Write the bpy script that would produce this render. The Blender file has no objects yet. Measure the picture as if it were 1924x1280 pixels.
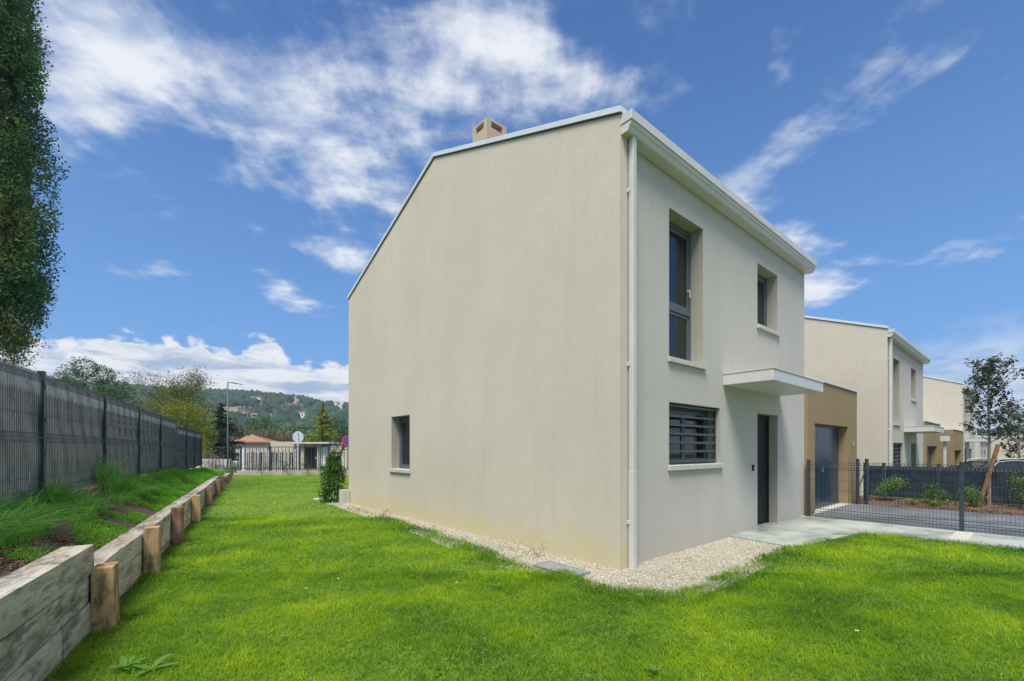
import bpy, bmesh, math, random
import numpy as np
from mathutils import Vector, Matrix
R = math.radians
rng = np.random.default_rng(7)
random.seed(7)
sc = bpy.context.scene
col = sc.collection

# ---------------------------------------------------------------- camera, sun, exposure
cam_d = bpy.data.cameras.new("camera")
cam = bpy.data.objects.new("camera", cam_d); col.objects.link(cam)
cam.location = (0, 0, 1.5); cam.rotation_euler = (R(90), 0, 0)
cam_d.sensor_width = 36.0; cam_d.lens = 36.0 * 847 / 1924
cam_d.shift_y = 204 / 1924
cam_d.clip_start = 0.05; cam_d.clip_end = 4000
sc.camera = cam
sc.view_settings.view_transform = 'Standard'
sc.view_settings.look = 'None'
sc.view_settings.gamma = 1
sc.view_settings.exposure = 1.38
sc.view_settings.use_curve_mapping = False
SUN_EL = R(61); SUN_AZ = math.atan2(-.27, -.96)       # azimuth measured from +Y towards +X
sun_d = bpy.data.lights.new("sun", 'SUN'); sun = bpy.data.objects.new("sun", sun_d); col.objects.link(sun)
sun_d.energy = 2.0; sun_d.angle = R(24); sun_d.color = (1, .95, .86)
sdir = Vector((math.sin(SUN_AZ) * math.cos(SUN_EL), math.cos(SUN_AZ) * math.cos(SUN_EL), math.sin(SUN_EL)))
sun.rotation_euler = sdir.to_track_quat('Z', 'Y').to_euler()
sun.location = (0, 0, 30)


# ---------------------------------------------------------------- node helper
class NT:
    def __init__(s, tree):
        s.t = tree; s.n = tree.nodes; s.l = tree.links

    def new(s, typ, **kw):
        n = s.n.new(typ)
        for k, v in kw.items(): setattr(n, k, v)
        return n

    def put(s, sock, v):
        if v is None: return
        if hasattr(v, 'is_output'): s.l.new(v, sock)
        else: sock.default_value = v

    def m(s, op, a, b=None, c=None, clamp=False):
        n = s.new('ShaderNodeMath', operation=op); n.use_clamp = clamp
        s.put(n.inputs[0], a); s.put(n.inputs[1], b); s.put(n.inputs[2], c)
        return n.outputs[0]

    def mix(s, f, a, b, blend='MIX'):
        n = s.new('ShaderNodeMix', data_type='RGBA', blend_type=blend)
        s.put(n.inputs[0], f)
        s.put(n.inputs[6], a if hasattr(a, 'is_output') else (*a[:3], 1))
        s.put(n.inputs[7], b if hasattr(b, 'is_output') else (*b[:3], 1))
        return n.outputs[2]

    def ss(s, x, lo, hi, a=0.0, b=1.0):
        n = s.new('ShaderNodeMapRange', interpolation_type='SMOOTHSTEP')
        s.put(n.inputs[0], x); n.inputs[1].default_value = lo; n.inputs[2].default_value = hi
        n.inputs[3].default_value = a; n.inputs[4].default_value = b
        return n.outputs[0]

    def noise(s, vec, scale, detail=3, rough=.55, dist=0.0, dims='3D'):
        n = s.new('ShaderNodeTexNoise', noise_dimensions=dims)
        s.put(n.inputs['Vector'], vec); n.inputs['Scale'].default_value = scale
        n.inputs['Detail'].default_value = detail; n.inputs['Roughness'].default_value = rough
        n.inputs['Distortion'].default_value = dist
        return n.outputs[0]

    def mapping(s, vec, scale=(1, 1, 1), loc=(0, 0, 0), rot=(0, 0, 0)):
        n = s.new('ShaderNodeMapping'); s.put(n.inputs[0], vec)
        n.inputs[1].default_value = loc; n.inputs[2].default_value = rot; n.inputs[3].default_value = scale
        return n.outputs[0]

    def ramp(s, f, stops):
        n = s.new('ShaderNodeValToRGB'); s.put(n.inputs[0], f)
        e = n.color_ramp.elements
        while len(e) < len(stops): e.new(.5)
        for k, (p, c) in enumerate(stops):
            e[k].position = p; e[k].color = (*c[:3], 1)
        return n.outputs[0]


# ---------------------------------------------------------------- sky
def build_world():
    w = bpy.data.worlds.new("World"); sc.world = w; w.use_nodes = True
    N = NT(w.node_tree); N.n.clear()
    out = N.new('ShaderNodeOutputWorld'); bg = N.new('ShaderNodeBackground')
    sky = N.new('ShaderNodeTexSky', sky_type='NISHITA')
    sky.sun_disc = False; sky.sun_elevation = SUN_EL; sky.sun_rotation = SUN_AZ
    sky.air_density = 1.0; sky.dust_density = 0.5; sky.ozone_density = 2.2; sky.altitude = 100
    tc = N.new('ShaderNodeTexCoord').outputs['Generated']
    sp = N.new('ShaderNodeSeparateXYZ'); N.l.new(tc, sp.inputs[0])
    x, y, z = sp.outputs
    el = N.m('MULTIPLY', N.m('ARCSINE', z), 57.2958)
    az = N.m('MULTIPLY', N.m('ARCTAN2', x, y), 57.2958)
    # high thin cloud on a plane overhead
    zz = N.m('ADD', N.m('MAXIMUM', z, 0.0), .12)
    cv = N.new('ShaderNodeCombineXYZ'); N.put(cv.inputs[0], N.m('DIVIDE', x, zz)); N.put(cv.inputs[1], N.m('DIVIDE', y, zz))
    pl = cv.outputs[0]
    big = N.noise(N.mapping(pl, (1, .8, 1), (3.1, 1.7, 0), (0, 0, R(35))), .9, 4, .5, .3)
    fine = N.noise(N.mapping(pl, (1.0, 1.5, 1), (7.3, 2.2, .4), (0, 0, R(-25))), 2.6, 10, .60, .12)
    wisp = N.noise(N.mapping(pl, (2.2, .8, 1), (1.3, 5.2, .9), (0, 0, R(20))), 5.0, 7, .58, .25)

    def blob(a0, e0, ra, re, rot, amp):
        da = N.m('SUBTRACT', az, a0); de = N.m('SUBTRACT', el, e0)
        c, s_ = math.cos(R(rot)), math.sin(R(rot))
        u = N.m('DIVIDE', N.m('ADD', N.m('MULTIPLY', da, c), N.m('MULTIPLY', de, s_)), ra)
        v = N.m('DIVIDE', N.m('SUBTRACT', N.m('MULTIPLY', de, c), N.m('MULTIPLY', da, s_)), re)
        d2 = N.m('ADD', N.m('MULTIPLY', u, u), N.m('MULTIPLY', v, v))
        return N.m('MULTIPLY', N.m('EXPONENT', N.m('MULTIPLY', d2, -1.0)), amp)
    terms = [blob(-43, 35.0, 9, 5.4, -8, .47), blob(-30, 33.2, 10, 4.0, -12, .40), blob(-17, 31, 10, 5.0, -18, .42),
             blob(-15, 26, 9, 2.6, -10, .30), blob(-20, 21.8, 4.5, 2.0, -15, .38), blob(-27, 17.5, 4.5, 1.8, -22, .42),
             blob(-28, 41, 20, 7, -10, .24), blob(2, 43, 14, 5.0, -15, .40), blob(-9, 37.5, 12, 4.5, -20, .27), blob(8, 38, 9, 3, -20, .24), blob(-45, 26, 8, 5, 0, .16),
             blob(18, 44, 10, 4, -10, .26),
             blob(28.0, 28.4, 6.4, 2.5, 26, .58), blob(23.5, 27.0, 4.0, 1.8, 10, .35), blob(30.5, 20.5, 6.5, 3.6, -38, .55), blob(33.5, 16.5, 3.2, 3.0, 0, .30),
             blob(44, 36, 9, 3.2, 30, .26), blob(46, 17, 4, 1.8, 20, .2)]
    acc = terms[0]
    for t in terms[1:]: acc = N.m('ADD', acc, t)
    acc = N.m('MULTIPLY', acc, 1.3)
    behind = N.m('MAXIMUM', N.ss(N.m('ABSOLUTE', az), 60, 100, 0, .60), N.ss(el, 48, 70, 0, .55))
    cover = N.m('ADD', acc, behind)
    fld = N.m('ADD', N.m('ADD', N.m('MULTIPLY', big, .40), N.m('MULTIPLY', fine, 2.0)), N.m('MULTIPLY', wisp, .9))
    v = N.m('ADD', fld, cover)
    hi = N.m('MULTIPLY', N.ss(v, 1.83, 2.62), .95)
    lowmask = N.ss(el, 9, 17)
    hi = N.m('MULTIPLY', hi, lowmask)
    # cumulus bank round the horizon
    cz = N.new('ShaderNodeCombineXYZ'); N.put(cz.inputs[0], N.m('MULTIPLY', az, .1)); N.put(cz.inputs[1], N.m('MULTIPLY', el, .17))
    topn = N.noise(N.mapping(cz.outputs[0], (1, .25, 1), (2.2, 0, 0)), 1.2, 2, .5)
    puff = N.noise(cz.outputs[0], 3.0, 9, .54, .1)
    E0 = N.m('ADD', N.m('MULTIPLY', topn, 7.0), N.ss(az, -20, 5, 7.0, 5.2))
    edge = N.m('SUBTRACT', N.m('ADD', E0, N.m('MULTIPLY', N.m('SUBTRACT', puff, .5), 7.0)), el)
    dens = N.ss(az, 0, 14, 0, 1)
    cum = N.ss(edge, -.15, .75)
    cumR = N.ss(edge, -3.0, 4.5, 0, .62)
    cum = N.m('ADD', N.m('MULTIPLY', cum, N.m('SUBTRACT', 1.0, dens)), N.m('MULTIPLY', cumR, dens))
    lay = N.noise(N.mapping(cz.outputs[0], (.6, 2.0, 1), (5, 3, 2)), 2.4, 7, .58, .5)
    shade = N.ss(N.m('ADD', N.m('MULTIPLY', lay, .7), N.m('MULTIPLY', puff, .3)), .38, .56)
    rim = N.m('MULTIPLY', N.ss(edge, .2, 2.2, 1, 0), N.ss(puff, .3, .5))
    shade2 = N.m('MAXIMUM', shade, rim)
    ccol = N.mix(shade2, (.40, .52, .72), (.93, .95, 1.0))
    sc1 = N.new('ShaderNodeVectorMath', operation='SCALE'); N.l.new(sky.outputs[0], sc1.inputs[0]); sc1.inputs[3].default_value = .085
    skyc = N.mix(1.0, sc1.outputs[0], (.66, 1.14, 1.80), 'MULTIPLY')
    skyc = N.mix(N.ss(el, 2, 46, .62, .10), skyc, (.19, .44, .82))
    hcol = N.mix(N.ss(fine, .40, .62), (.52, .62, .80), (.92, .95, 1.0))
    c1 = N.mix(hi, skyc, hcol)
    c2 = N.mix(cum, c1, ccol)
    c3 = N.mix(N.ss(el, -1.5, .3, 1, 0), c2, (.25, .27, .25))
    gain = N.new('ShaderNodeVectorMath', operation='SCALE'); N.l.new(c3, gain.inputs[0]); gain.inputs[3].default_value = 3.75
    N.l.new(gain.outputs[0], bg.inputs[0]); bg.inputs[1].default_value = .1
    N.l.new(bg.outputs[0], out.inputs[0])
build_world()


# ---------------------------------------------------------------- materials
def mat(name):
    m = bpy.data.materials.new(name); m.use_nodes = True
    N = NT(m.node_tree); N.n.clear()
    out = N.new('ShaderNodeOutputMaterial'); b = N.new('ShaderNodeBsdfPrincipled')
    N.l.new(b.outputs[0], out.inputs[0])
    N.out = out; N.b = b; N.mt = m
    N.obj = N.new('ShaderNodeTexCoord').outputs['Object']
    N.pos = N.new('ShaderNodeNewGeometry').outputs['Position']
    return N


def bump(N, h, dist, strength=1.0):
    n = N.new('ShaderNodeBump'); N.put(n.inputs['Height'], h)
    n.inputs['Distance'].default_value = dist; n.inputs['Strength'].default_value = strength
    N.l.new(n.outputs[0], N.b.inputs['Normal'])


def plain(name, c, rough=.6, metal=0.0, var=.12, scale=6, bumpd=0.0, bscale=200, spec=.5):
    N = mat(name)
    f = N.noise(N.obj, scale, 4, .6)
    lo = tuple(max(0, k * (1 - var)) for k in c); hi_ = tuple(k * (1 + var) for k in c)
    N.put(N.b.inputs['Base Color'], N.mix(N.ss(f, .3, .7), lo, hi_))
    N.b.inputs['Roughness'].default_value = rough; N.b.inputs['Metallic'].default_value = metal
    N.b.inputs['Specular IOR Level'].default_value = spec
    if bumpd: bump(N, N.noise(N.pos, bscale, 3, .6), bumpd)
    return N.mt


def render_mat(name, c, dirt_bounce=(.52, .45, .22), dirt_bounce_amt=.6, var=.05):
    """fine scratched render with faint trowel patches and damp stains near the ground mixed with painted grass bounce"""
    N = mat(name)
    f = N.noise(N.obj, .7, 5, .6); g = N.noise(N.obj, 3.0, 4, .6)
    fine = N.noise(N.obj, 260, 3, .7)
    base = N.mix(N.ss(f, .3, .7), tuple(k * (1 - var) for k in c), tuple(k * (1 + var) for k in c))
    base = N.mix(N.ss(g, .35, .75, 0, .35), base, tuple(k * (1 - var * 1.6) for k in c))
    spk = N.noise(N.obj, 90, 2, .5)
    base = N.mix(N.ss(spk, .48, .72, 0, .5), base, tuple(k * .84 for k in c))
    mott = N.noise(N.obj, 14, 6, .7)
    base = N.mix(N.ss(mott, .40, .66, 0, .45), base, tuple(k * .90 for k in c))
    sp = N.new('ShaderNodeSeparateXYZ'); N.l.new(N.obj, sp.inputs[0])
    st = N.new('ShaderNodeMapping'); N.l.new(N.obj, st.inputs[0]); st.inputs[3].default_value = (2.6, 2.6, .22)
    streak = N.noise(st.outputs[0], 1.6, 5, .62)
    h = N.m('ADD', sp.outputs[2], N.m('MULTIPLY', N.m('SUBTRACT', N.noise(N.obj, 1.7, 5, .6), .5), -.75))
    low = N.ss(h, .0, .55, dirt_bounce_amt, 0)
    base = N.mix(low, base, dirt_bounce)  # yellowish foot tint: damp dirt plus light bounced off grass, put in the colour
    base = N.mix(N.ss(streak, .50, .76, 0, .22), base, tuple(k * .74 for k in c))
    N.put(N.b.inputs['Base Color'], base); N.b.inputs['Roughness'].default_value = .95
    N.b.inputs['Specular IOR Level'].default_value = .2
    bump(N, N.m('ADD', fine, N.m('MULTIPLY', N.noise(N.obj, 8, 3, .5), .8)), .004, .8)
    return N.mt


def leaf_mat(name, stops, transl=.35, rough=.55, patch=.8, pscale=.6, spec=.4):
    """colour comes from the leaf's own random number and slow patches through the plant"""
    N = mat(name)
    at = N.new('ShaderNodeAttribute'); at.attribute_name = 'rnd'
    p = N.noise(N.pos, pscale, 4, .6)
    f = N.m('ADD', N.m('MULTIPLY', at.outputs['Fac'], 1 - patch * .5), N.m('MULTIPLY', N.m('SUBTRACT', p, .5), patch * 1.6), clamp=True)
    cr = N.ramp(f, stops)
    N.put(N.b.inputs['Base Color'], cr); N.b.inputs['Roughness'].default_value = rough
    N.b.inputs['Specular IOR Level'].default_value = spec
    tr = N.new('ShaderNodeBsdfTranslucent'); N.put(tr.inputs[0], N.mix(1.0, cr, (1.25, 1.3, .7), 'MULTIPLY'))
    mx = N.new('ShaderNodeMixShader'); mx.inputs[0].default_value = transl
    N.l.new(N.b.outputs[0], mx.inputs[1]); N.l.new(tr.outputs[0], mx.inputs[2]); N.l.new(mx.outputs[0], N.out.inputs[0])
    return N.mt


def bark_mat(name, a, b):
    N = mat(name)
    f = N.noise(N.mapping(N.pos, (9, 9, 1.6)), 4, 5, .65)
    N.put(N.b.inputs['Base Color'], N.mix(N.ss(f, .3, .7), a, b)); N.b.inputs['Roughness'].default_value = .95
    bump(N, f, .01, .7)
    return N.mt


def sleeper_mat(name, base, dark, warm, wamt):
    """weathered oak: grain along local x, checks, knots, black weather stains"""
    N = mat(name)
    oi = N.new('ShaderNodeObjectInfo').outputs['Random']
    off = N.new('ShaderNodeCombineXYZ'); N.put(off.inputs[0], N.m('MULTIPLY', oi, 37.0)); N.put(off.inputs[1], N.m('MULTIPLY', oi, 11.0))
    va = N.new('ShaderNodeVectorMath', operation='ADD'); N.l.new(N.obj, va.inputs[0]); N.l.new(off.outputs[0], va.inputs[1])
    v = va.outputs[0]
    wv = N.noise(N.mapping(v, (1.3, 5, 5)), 1.4, 3, .5)
    gr = N.noise(N.mapping(v, (.9, 16, 16)), 3.2, 8, .68, .6)
    grf = N.noise(N.mapping(v, (2.5, 90, 90)), 2.0, 4, .6)
    st = N.noise(N.mapping(v, (1.5, 3.5, 5.0)), 2.3, 8, .66, .35)
    st2 = N.noise(N.mapping(v, (7, 1.4, 1.2)), 2.2, 7, .7, .2)
    c = N.mix(N.ss(gr, .32, .68), tuple(k * .75 for k in base), tuple(min(1, k * 1.15) for k in base))
    c = N.mix(N.ss(wv, .42, .66, 0, wamt), c, warm)
    c = N.mix(N.m('MULTIPLY', N.ss(N.m('ADD', N.m('MULTIPLY', oi, .16), st), .52, .74), .72), c, dark)
    c = N.mix(N.ss(st2, .58, .74, 0, .45), c, tuple(k * .55 for k in base))
    c = N.mix(N.ss(grf, .60, .72, 0, .5), c, tuple(k * .4 for k in base))
    vo = N.new('ShaderNodeTexVoronoi'); N.l.new(N.mapping(v, (2.2, 6, 6)), vo.inputs[0]); vo.inputs['Scale'].default_value = .9
    kn = N.ss(vo.outputs['Distance'], .05, .11, .8, 0)
    c = N.mix(kn, c, tuple(k * .25 for k in warm))
    N.put(N.b.inputs['Base Color'], c); N.b.inputs['Roughness'].default_value = .9
    N.b.inputs['Specular IOR Level'].default_value = .25
    bump(N, N.m('ADD', N.m('MULTIPLY', gr, 1.0), N.m('MULTIPLY', grf, .5)), .006, .9)
    return N.mt


M = {}
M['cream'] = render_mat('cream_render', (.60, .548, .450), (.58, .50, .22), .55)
M['white'] = render_mat('white_render', (.525, .50, .455), (.44, .40, .29), .35)
M['ochre'] = render_mat('ochre_render', (.31, .235, .125), (.37, .29, .13), .4, .10)
M['reveal'] = render_mat('reveal_render', (.40, .385, .33), (.38, .33, .21), .25)
M['concrete_sill'] = plain('sill_concrete', (.50, .49, .43), .8, 0, .08, 9, .001)
M['white_metal'] = plain('white_coated_aluminium', (.56, .56, .54), .42, 0, .05, 3)
M['cap_metal'] = plain('pale_metal_capping', (.62, .66, .70), .35, 0, .04, 3)
M['anthracite'] = plain('anthracite_frame', (.055, .065, .075), .38, .0, .1, 5)
M['frame_grey'] = plain('grey_window_frame', (.095, .115, .135), .4, 0, .08, 5)
M['door'] = plain('dark_door', (.010, .012, .016), .5, 0, .15, 5, spec=.25)
M['fence_metal'] = plain('fence_coating', (.03, .045, .065), .42, 0, .15, 5)
M['wire'] = plain('wire_coating', (.035, .05, .06), .45, 0, .15, 5)
M['wire_light'] = plain('grey_wire_coating', (.13, .145, .16), .4, 0, .2, 9)
M['steel'] = plain('galvanised_steel', (.30, .32, .34), .5, .4, .15, 20)
M['lamp'] = plain('lamp_post_grey', (.08, .09, .10), .5, .2, .1, 5)
M['black'] = plain('black_plastic', (.02, .02, .022), .4)
M['roof'] = plain('roof_tile_red', (.26, .13, .085), .85, 0, .25, 12, .01, 30)
M['clay'] = plain('clay_flue', (.33, .13, .05), .85, 0, .2, 20)
M['chim'] = render_mat('chimney_render', (.50, .44, .34), (.5, .4, .3), 0)
M['interior'] = plain('interior_wall', (.35, .32, .28), .9)


def glass():
    N = mat('window_glass')
    N.b.inputs['Base Color'].default_value = (.012, .018, .018, 1)
    N.b.inputs['Roughness'].default_value = .02; N.b.inputs['Specular IOR Level'].default_value = .9
    bump(N, N.noise(N.obj, 1.2, 2, .5), .002, .3)
    tr = N.new('ShaderNodeBsdfTransparent'); tr.inputs[0].default_value = (.75, .8, .78, 1)
    mx = N.new('ShaderNodeMixShader'); mx.inputs[0].default_value = .28
    N.l.new(N.b.outputs[0], mx.inputs[1]); N.l.new(tr.outputs[0], mx.inputs[2]); N.l.new(mx.outputs[0], N.out.inputs[0])
    return N.mt
M['glass'] = glass()


def garage_door_mat():
    N = mat('garage_door_blue')
    N.put(N.b.inputs['Base Color'], N.mix(N.ss(N.noise(N.obj, 4, 4, .6), .3, .7), (.008, .030, .058), (.014, .042, .07)))
    N.b.inputs['Roughness'].default_value = .2; N.b.inputs['Specular IOR Level'].default_value = .6
    return N.mt
M['gdoor'] = garage_door_mat()
M['clover'] = leaf_mat('clover_leaf', [(0, (.06, .20, .03)), (.6, (.14, .34, .06)), (1, (.34, .44, .14))], .35, .5, .3)


def slat_mat(name, c, rough):
    N = mat(name)
    f = N.noise(N.mapping(N.pos, (3, 3, .9)), 2.4, 4, .6)
    N.put(N.b.inputs['Base Color'], N.mix(N.ss(f, .3, .7), tuple(k * .85 for k in c), tuple(k * 1.15 for k in c)))
    N.b.inputs['Roughness'].default_value = rough; N.b.inputs['Specular IOR Level'].default_value = .7
    return N.mt
M['slat'] = slat_mat('grey_pvc_slat', (.28, .29, .35), .36)
M['slat_dark'] = slat_mat('dark_pvc_slat', (.022, .035, .06), .28)
M['sleeper'] = sleeper_mat('weathered_sleeper', (.58, .53, .45), (.07, .06, .05), (.42, .33, .22), .75)
M['post'] = sleeper_mat('oak_post', (.50, .34, .18), (.08, .045, .03), (.58, .38, .18), .7)
M['post_red'] = sleeper_mat('red_brown_oak_post', (.30, .185, .125), (.07, .04, .03), (.33, .19, .12), .6)
M['grass'] = leaf_mat('lawn_blade', [(0, (.06, .16, .005)), (.28, (.16, .31, .006)), (.52, (.31, .45, .007)), (.78, (.48, .54, .012)), (1, (.62, .56, .07))], .5, .5, .9, .85, .35)
M['weed'] = leaf_mat('tall_grass_blade', [(0, (.14, .36, .07)), (.5, (.27, .54, .14)), (1, (.46, .64, .24))], .5, .42, .5, 1.2)
M['fern'] = leaf_mat('feathery_leaf', [(0, (.11, .33, .025)), (.5, (.25, .54, .05)), (1, (.46, .64, .09))], .5, .5, .7, 2.2)
M['broad'] = leaf_mat('broad_leaf', [(0, (.13, .28, .04)), (1, (.27, .42, .10))], .4, .5, .3)
M['cypress'] = leaf_mat('cypress_spray', [(0, (.04, .11, .06)), (.35, (.09, .20, .085)), (.52, (.19, .25, .085)), (.68, (.34, .24, .10)), (1, (.46, .27, .10))], .2, .7, .45, 1.1, .2)
M['pine'] = leaf_mat('pine_needles', [(0, (.02, .06, .02)), (.5, (.05, .12, .03)), (1, (.11, .20, .05))], .2, .6, .6, .5)
M['olive'] = leaf_mat('sparse_olive_leaf', [(0, (.09, .12, .035)), (.5, (.18, .20, .06)), (1, (.30, .29, .12))], .35, .6, .6, .5)
M['yellow'] = leaf_mat('yellow_green_leaf', [(0, (.13, .17, .012)), (.5, (.24, .27, .02)), (1, (.38, .36, .04))], .45, .6, .6, .6)
M['conifer_y'] = leaf_mat('golden_conifer', [(0, (.08, .12, .012)), (.5, (.26, .30, .025)), (1, (.48, .46, .05))], .25, .6, .5, .4)
M['conifer_d'] = leaf_mat('dark_conifer', [(0, (.006, .02, .010)), (.6, (.015, .045, .015)), (1, (.03, .075, .02))], .15, .6, .5, .5)
M['photinia'] = leaf_mat('evergreen_shrub_leaf', [(0, (.03, .09, .015)), (.55, (.09, .20, .03)), (.85, (.20, .28, .05)), (1, (.34, .16, .05))], .25, .35, .4, 2)
M['youngleaf'] = leaf_mat('grey_green_holm_leaf', [(0, (.02, .032, .02)), (.5, (.05, .07, .038)), (1, (.12, .14, .08))], .2, .45, .3, 2)
M['bush'] = leaf_mat('fresh_bush_leaf', [(0, (.06, .15, .03)), (.5, (.15, .29, .07)), (1, (.32, .44, .15))], .35, .45, .4, 2)
M['lily'] = leaf_mat('lime_strap_leaf', [(0, (.14, .25, .01)), (1, (.34, .42, .03))], .4, .45, .2)
M['brush'] = leaf_mat('bare_twig', [(0, (.13, .09, .06)), (1, (.34, .25, .17))], 0, .9, .4)
M['hillleaf'] = leaf_mat('hill_pine', [(0, (.014, .036, .022)), (.45, (.026, .062, .034)), (.75, (.05, .09, .04)), (1, (.10, .13, .06))], 0, .9, .5, .012, .1)
M['bark'] = bark_mat('dark_bark', (.03, .022, .016), (.09, .07, .05))
M['bark_grey'] = bark_mat('grey_bark', (.16, .14, .12), (.30, .27, .24))
M['white_petal'] = plain('white_petal', (.8, .8, .78), .6)
M['yellow_petal'] = plain('flower_centre', (.6, .45, .03), .6)


def earth():
    N = mat('chipped_bark_soil')
    v = N.new('ShaderNodeTexVoronoi'); N.l.new(N.mapping(N.pos, (1, 1.6, 1)), v.inputs[0]); v.inputs['Scale'].default_value = 60
    cc = N.new('ShaderNodeSeparateColor'); N.l.new(v.outputs['Color'], cc.inputs[0])
    c = N.ramp(cc.outputs[0], [(0, (.05, .03, .02)), (.4, (.13, .075, .05)), (.75, (.22, .15, .11)), (1, (.34, .27, .21))])
    g = N.noise(N.pos, 2.6, 5, .6)
    c = N.mix(N.ss(g, .48, .62, 0, .55), c, (.06, .11, .025))
    N.put(N.b.inputs['Base Color'], c); N.b.inputs['Roughness'].default_value = .95
    bump(N, v.outputs['Distance'], .02, .9)
    return N.mt
M['earth'] = earth()


def lawn_soil():
    N = mat('lawn_soil')
    f = N.noise(N.pos, 40, 5, .7)
    c = N.mix(N.ss(f, .35, .65), (.07, .16, .008), (.18, .27, .02))
    N.put(N.b.inputs['Base Color'], c); N.b.inputs['Roughness'].default_value = 1
    bump(N, f, .02, 1)
    return N.mt
M['soil'] = lawn_soil()


def gravel():
    N = mat('pale_limestone_gravel')
    v = N.new('ShaderNodeTexVoronoi'); N.l.new(N.pos, v.inputs[0]); v.inputs['Scale'].default_value = 75
    cc = N.new('ShaderNodeSeparateColor'); N.l.new(v.outputs['Color'], cc.inputs[0])
    c = N.ramp(cc.outputs[0], [(0, (.36, .31, .23)), (.5, (.54, .49, .38)), (1, (.70, .66, .56))])
    c = N.mix(N.ss(v.outputs['Distance'], .35, .7, 0, .7), c, (.22, .19, .14))
    c = N.mix(N.ss(N.noise(N.pos, 3, 5, .6), .5, .7, 0, .3), c, (.34, .28, .19))
    N.put(N.b.inputs['Base Color'], c); N.b.inputs['Roughness'].default_value = .9
    bump(N, N.m('SUBTRACT', 1.0, v.outputs['Distance']), .012, .9)
    return N.mt
M['gravel'] = gravel()


def stone_bits():
    N = mat('limestone_chip')
    at = N.new('ShaderNodeAttribute'); at.attribute_name = 'rnd'
    N.put(N.b.inputs['Base Color'], N.ramp(at.outputs['Fac'], [(0, (.34, .29, .20)), (.4, (.56, .51, .40)), (1, (.74, .70, .60))]))
    N.b.inputs['Roughness'].default_value = .9
    return N.mt
M['chip'] = stone_bits()


def bark_bits():
    N = mat('bark_chip')
    at = N.new('ShaderNodeAttribute'); at.attribute_name = 'rnd'
    N.put(N.b.inputs['Base Color'], N.ramp(at.outputs['Fac'], [(0, (.06, .025, .015)), (.5, (.17, .075, .045)), (.85, (.27, .14, .09)), (1, (.42, .32, .24))]))
    N.b.inputs['Roughness'].default_value = .9
    return N.mt
M['barkchip'] = bark_bits()


def concrete():
    N = mat('wet_concrete')
    f = N.noise(N.pos, 1.1, 6, .6, .4); g = N.noise(N.pos, 45, 4, .6)
    c = N.mix(N.ss(f, .35, .66), (.30, .345, .32), (.46, .47, .40))
    c = N.mix(N.ss(N.noise(N.pos, 2.3, 5, .6), .54, .68, 0, .5), c, (.36, .30, .20))
    c = N.mix(N.ss(g, .4, .7, 0, .2), c, (.25, .26, .24))
    N.put(N.b.inputs['Base Color'], c)
    N.put(N.b.inputs['Roughness'], N.ss(f, .38, .58, .16, .6))
    bump(N, g, .0015, .5)
    return N.mt
M['concrete'] = concrete()


def asphalt():
    N = mat('grey_asphalt')
    f = N.noise(N.pos, .9, 5, .6); g = N.noise(N.pos, 160, 3, .7)
    c = N.mix(N.ss(f, .35, .66), (.11, .12, .125), (.17, .18, .19))
    c = N.mix(N.ss(g, .45, .7, 0, .5), c, (.25, .26, .27))
    N.put(N.b.inputs['Base Color'], c); N.put(N.b.inputs['Roughness'], N.ss(f, .4, .6, .35, .75))
    bump(N, g, .004, .8)
    return N.mt
M['asphalt'] = asphalt()


def terrain_mat():
    N = mat('rough_grass_terrain')
    f = N.noise(N.pos, .08, 6, .65); g = N.noise(N.pos, 2, 5, .7)
    c = N.mix(N.ss(f, .4, .6), (.05, .085, .02), (.13, .12, .05))
    c = N.mix(N.ss(g, .45, .7, 0, .5), c, (.09, .11, .03))
    N.put(N.b.inputs['Base Color'], c); N.b.inputs['Roughness'].default_value = 1
    return N.mt
M['terrain'] = terrain_mat()


def hill_mat():
    N = mat('limestone_hillside')
    f = N.noise(N.pos, .03, 7, .7); g = N.noise(N.mapping(N.pos, (1, 1, 4)), .12, 6, .7)
    c = N.mix(N.ss(f, .42, .60), (.05, .07, .035), (.20, .17, .12))
    c = N.mix(N.ss(g, .5, .65), c, (.30, .25, .18))
    N.put(N.b.inputs['Base Color'], c); N.b.inputs['Roughness'].default_value = 1
    return N.mt
M['hill'] = hill_mat()


# ---------------------------------------------------------------- geometry helpers
def tag(o, label=None, cat=None, group=None, kind=None):
    if label: o['label'] = label
    if cat: o['category'] = cat
    if group: o['group'] = group
    if kind: o['kind'] = kind
    return o


def empty(name, loc=(0, 0, 0), rz=0.0):
    o = bpy.data.objects.new(name, None); col.objects.link(o)
    o.location = loc; o.rotation_euler = (0, 0, rz); o.empty_display_size = .2
    return o


def link(name, me, m, parent=None, loc=None):
    o = bpy.data.objects.new(name, me); col.objects.link(o)
    if m is not None and not me.materials: me.materials.append(m)
    if parent is not None: o.parent = parent
    if loc is not None: o.location = loc
    return o


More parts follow.
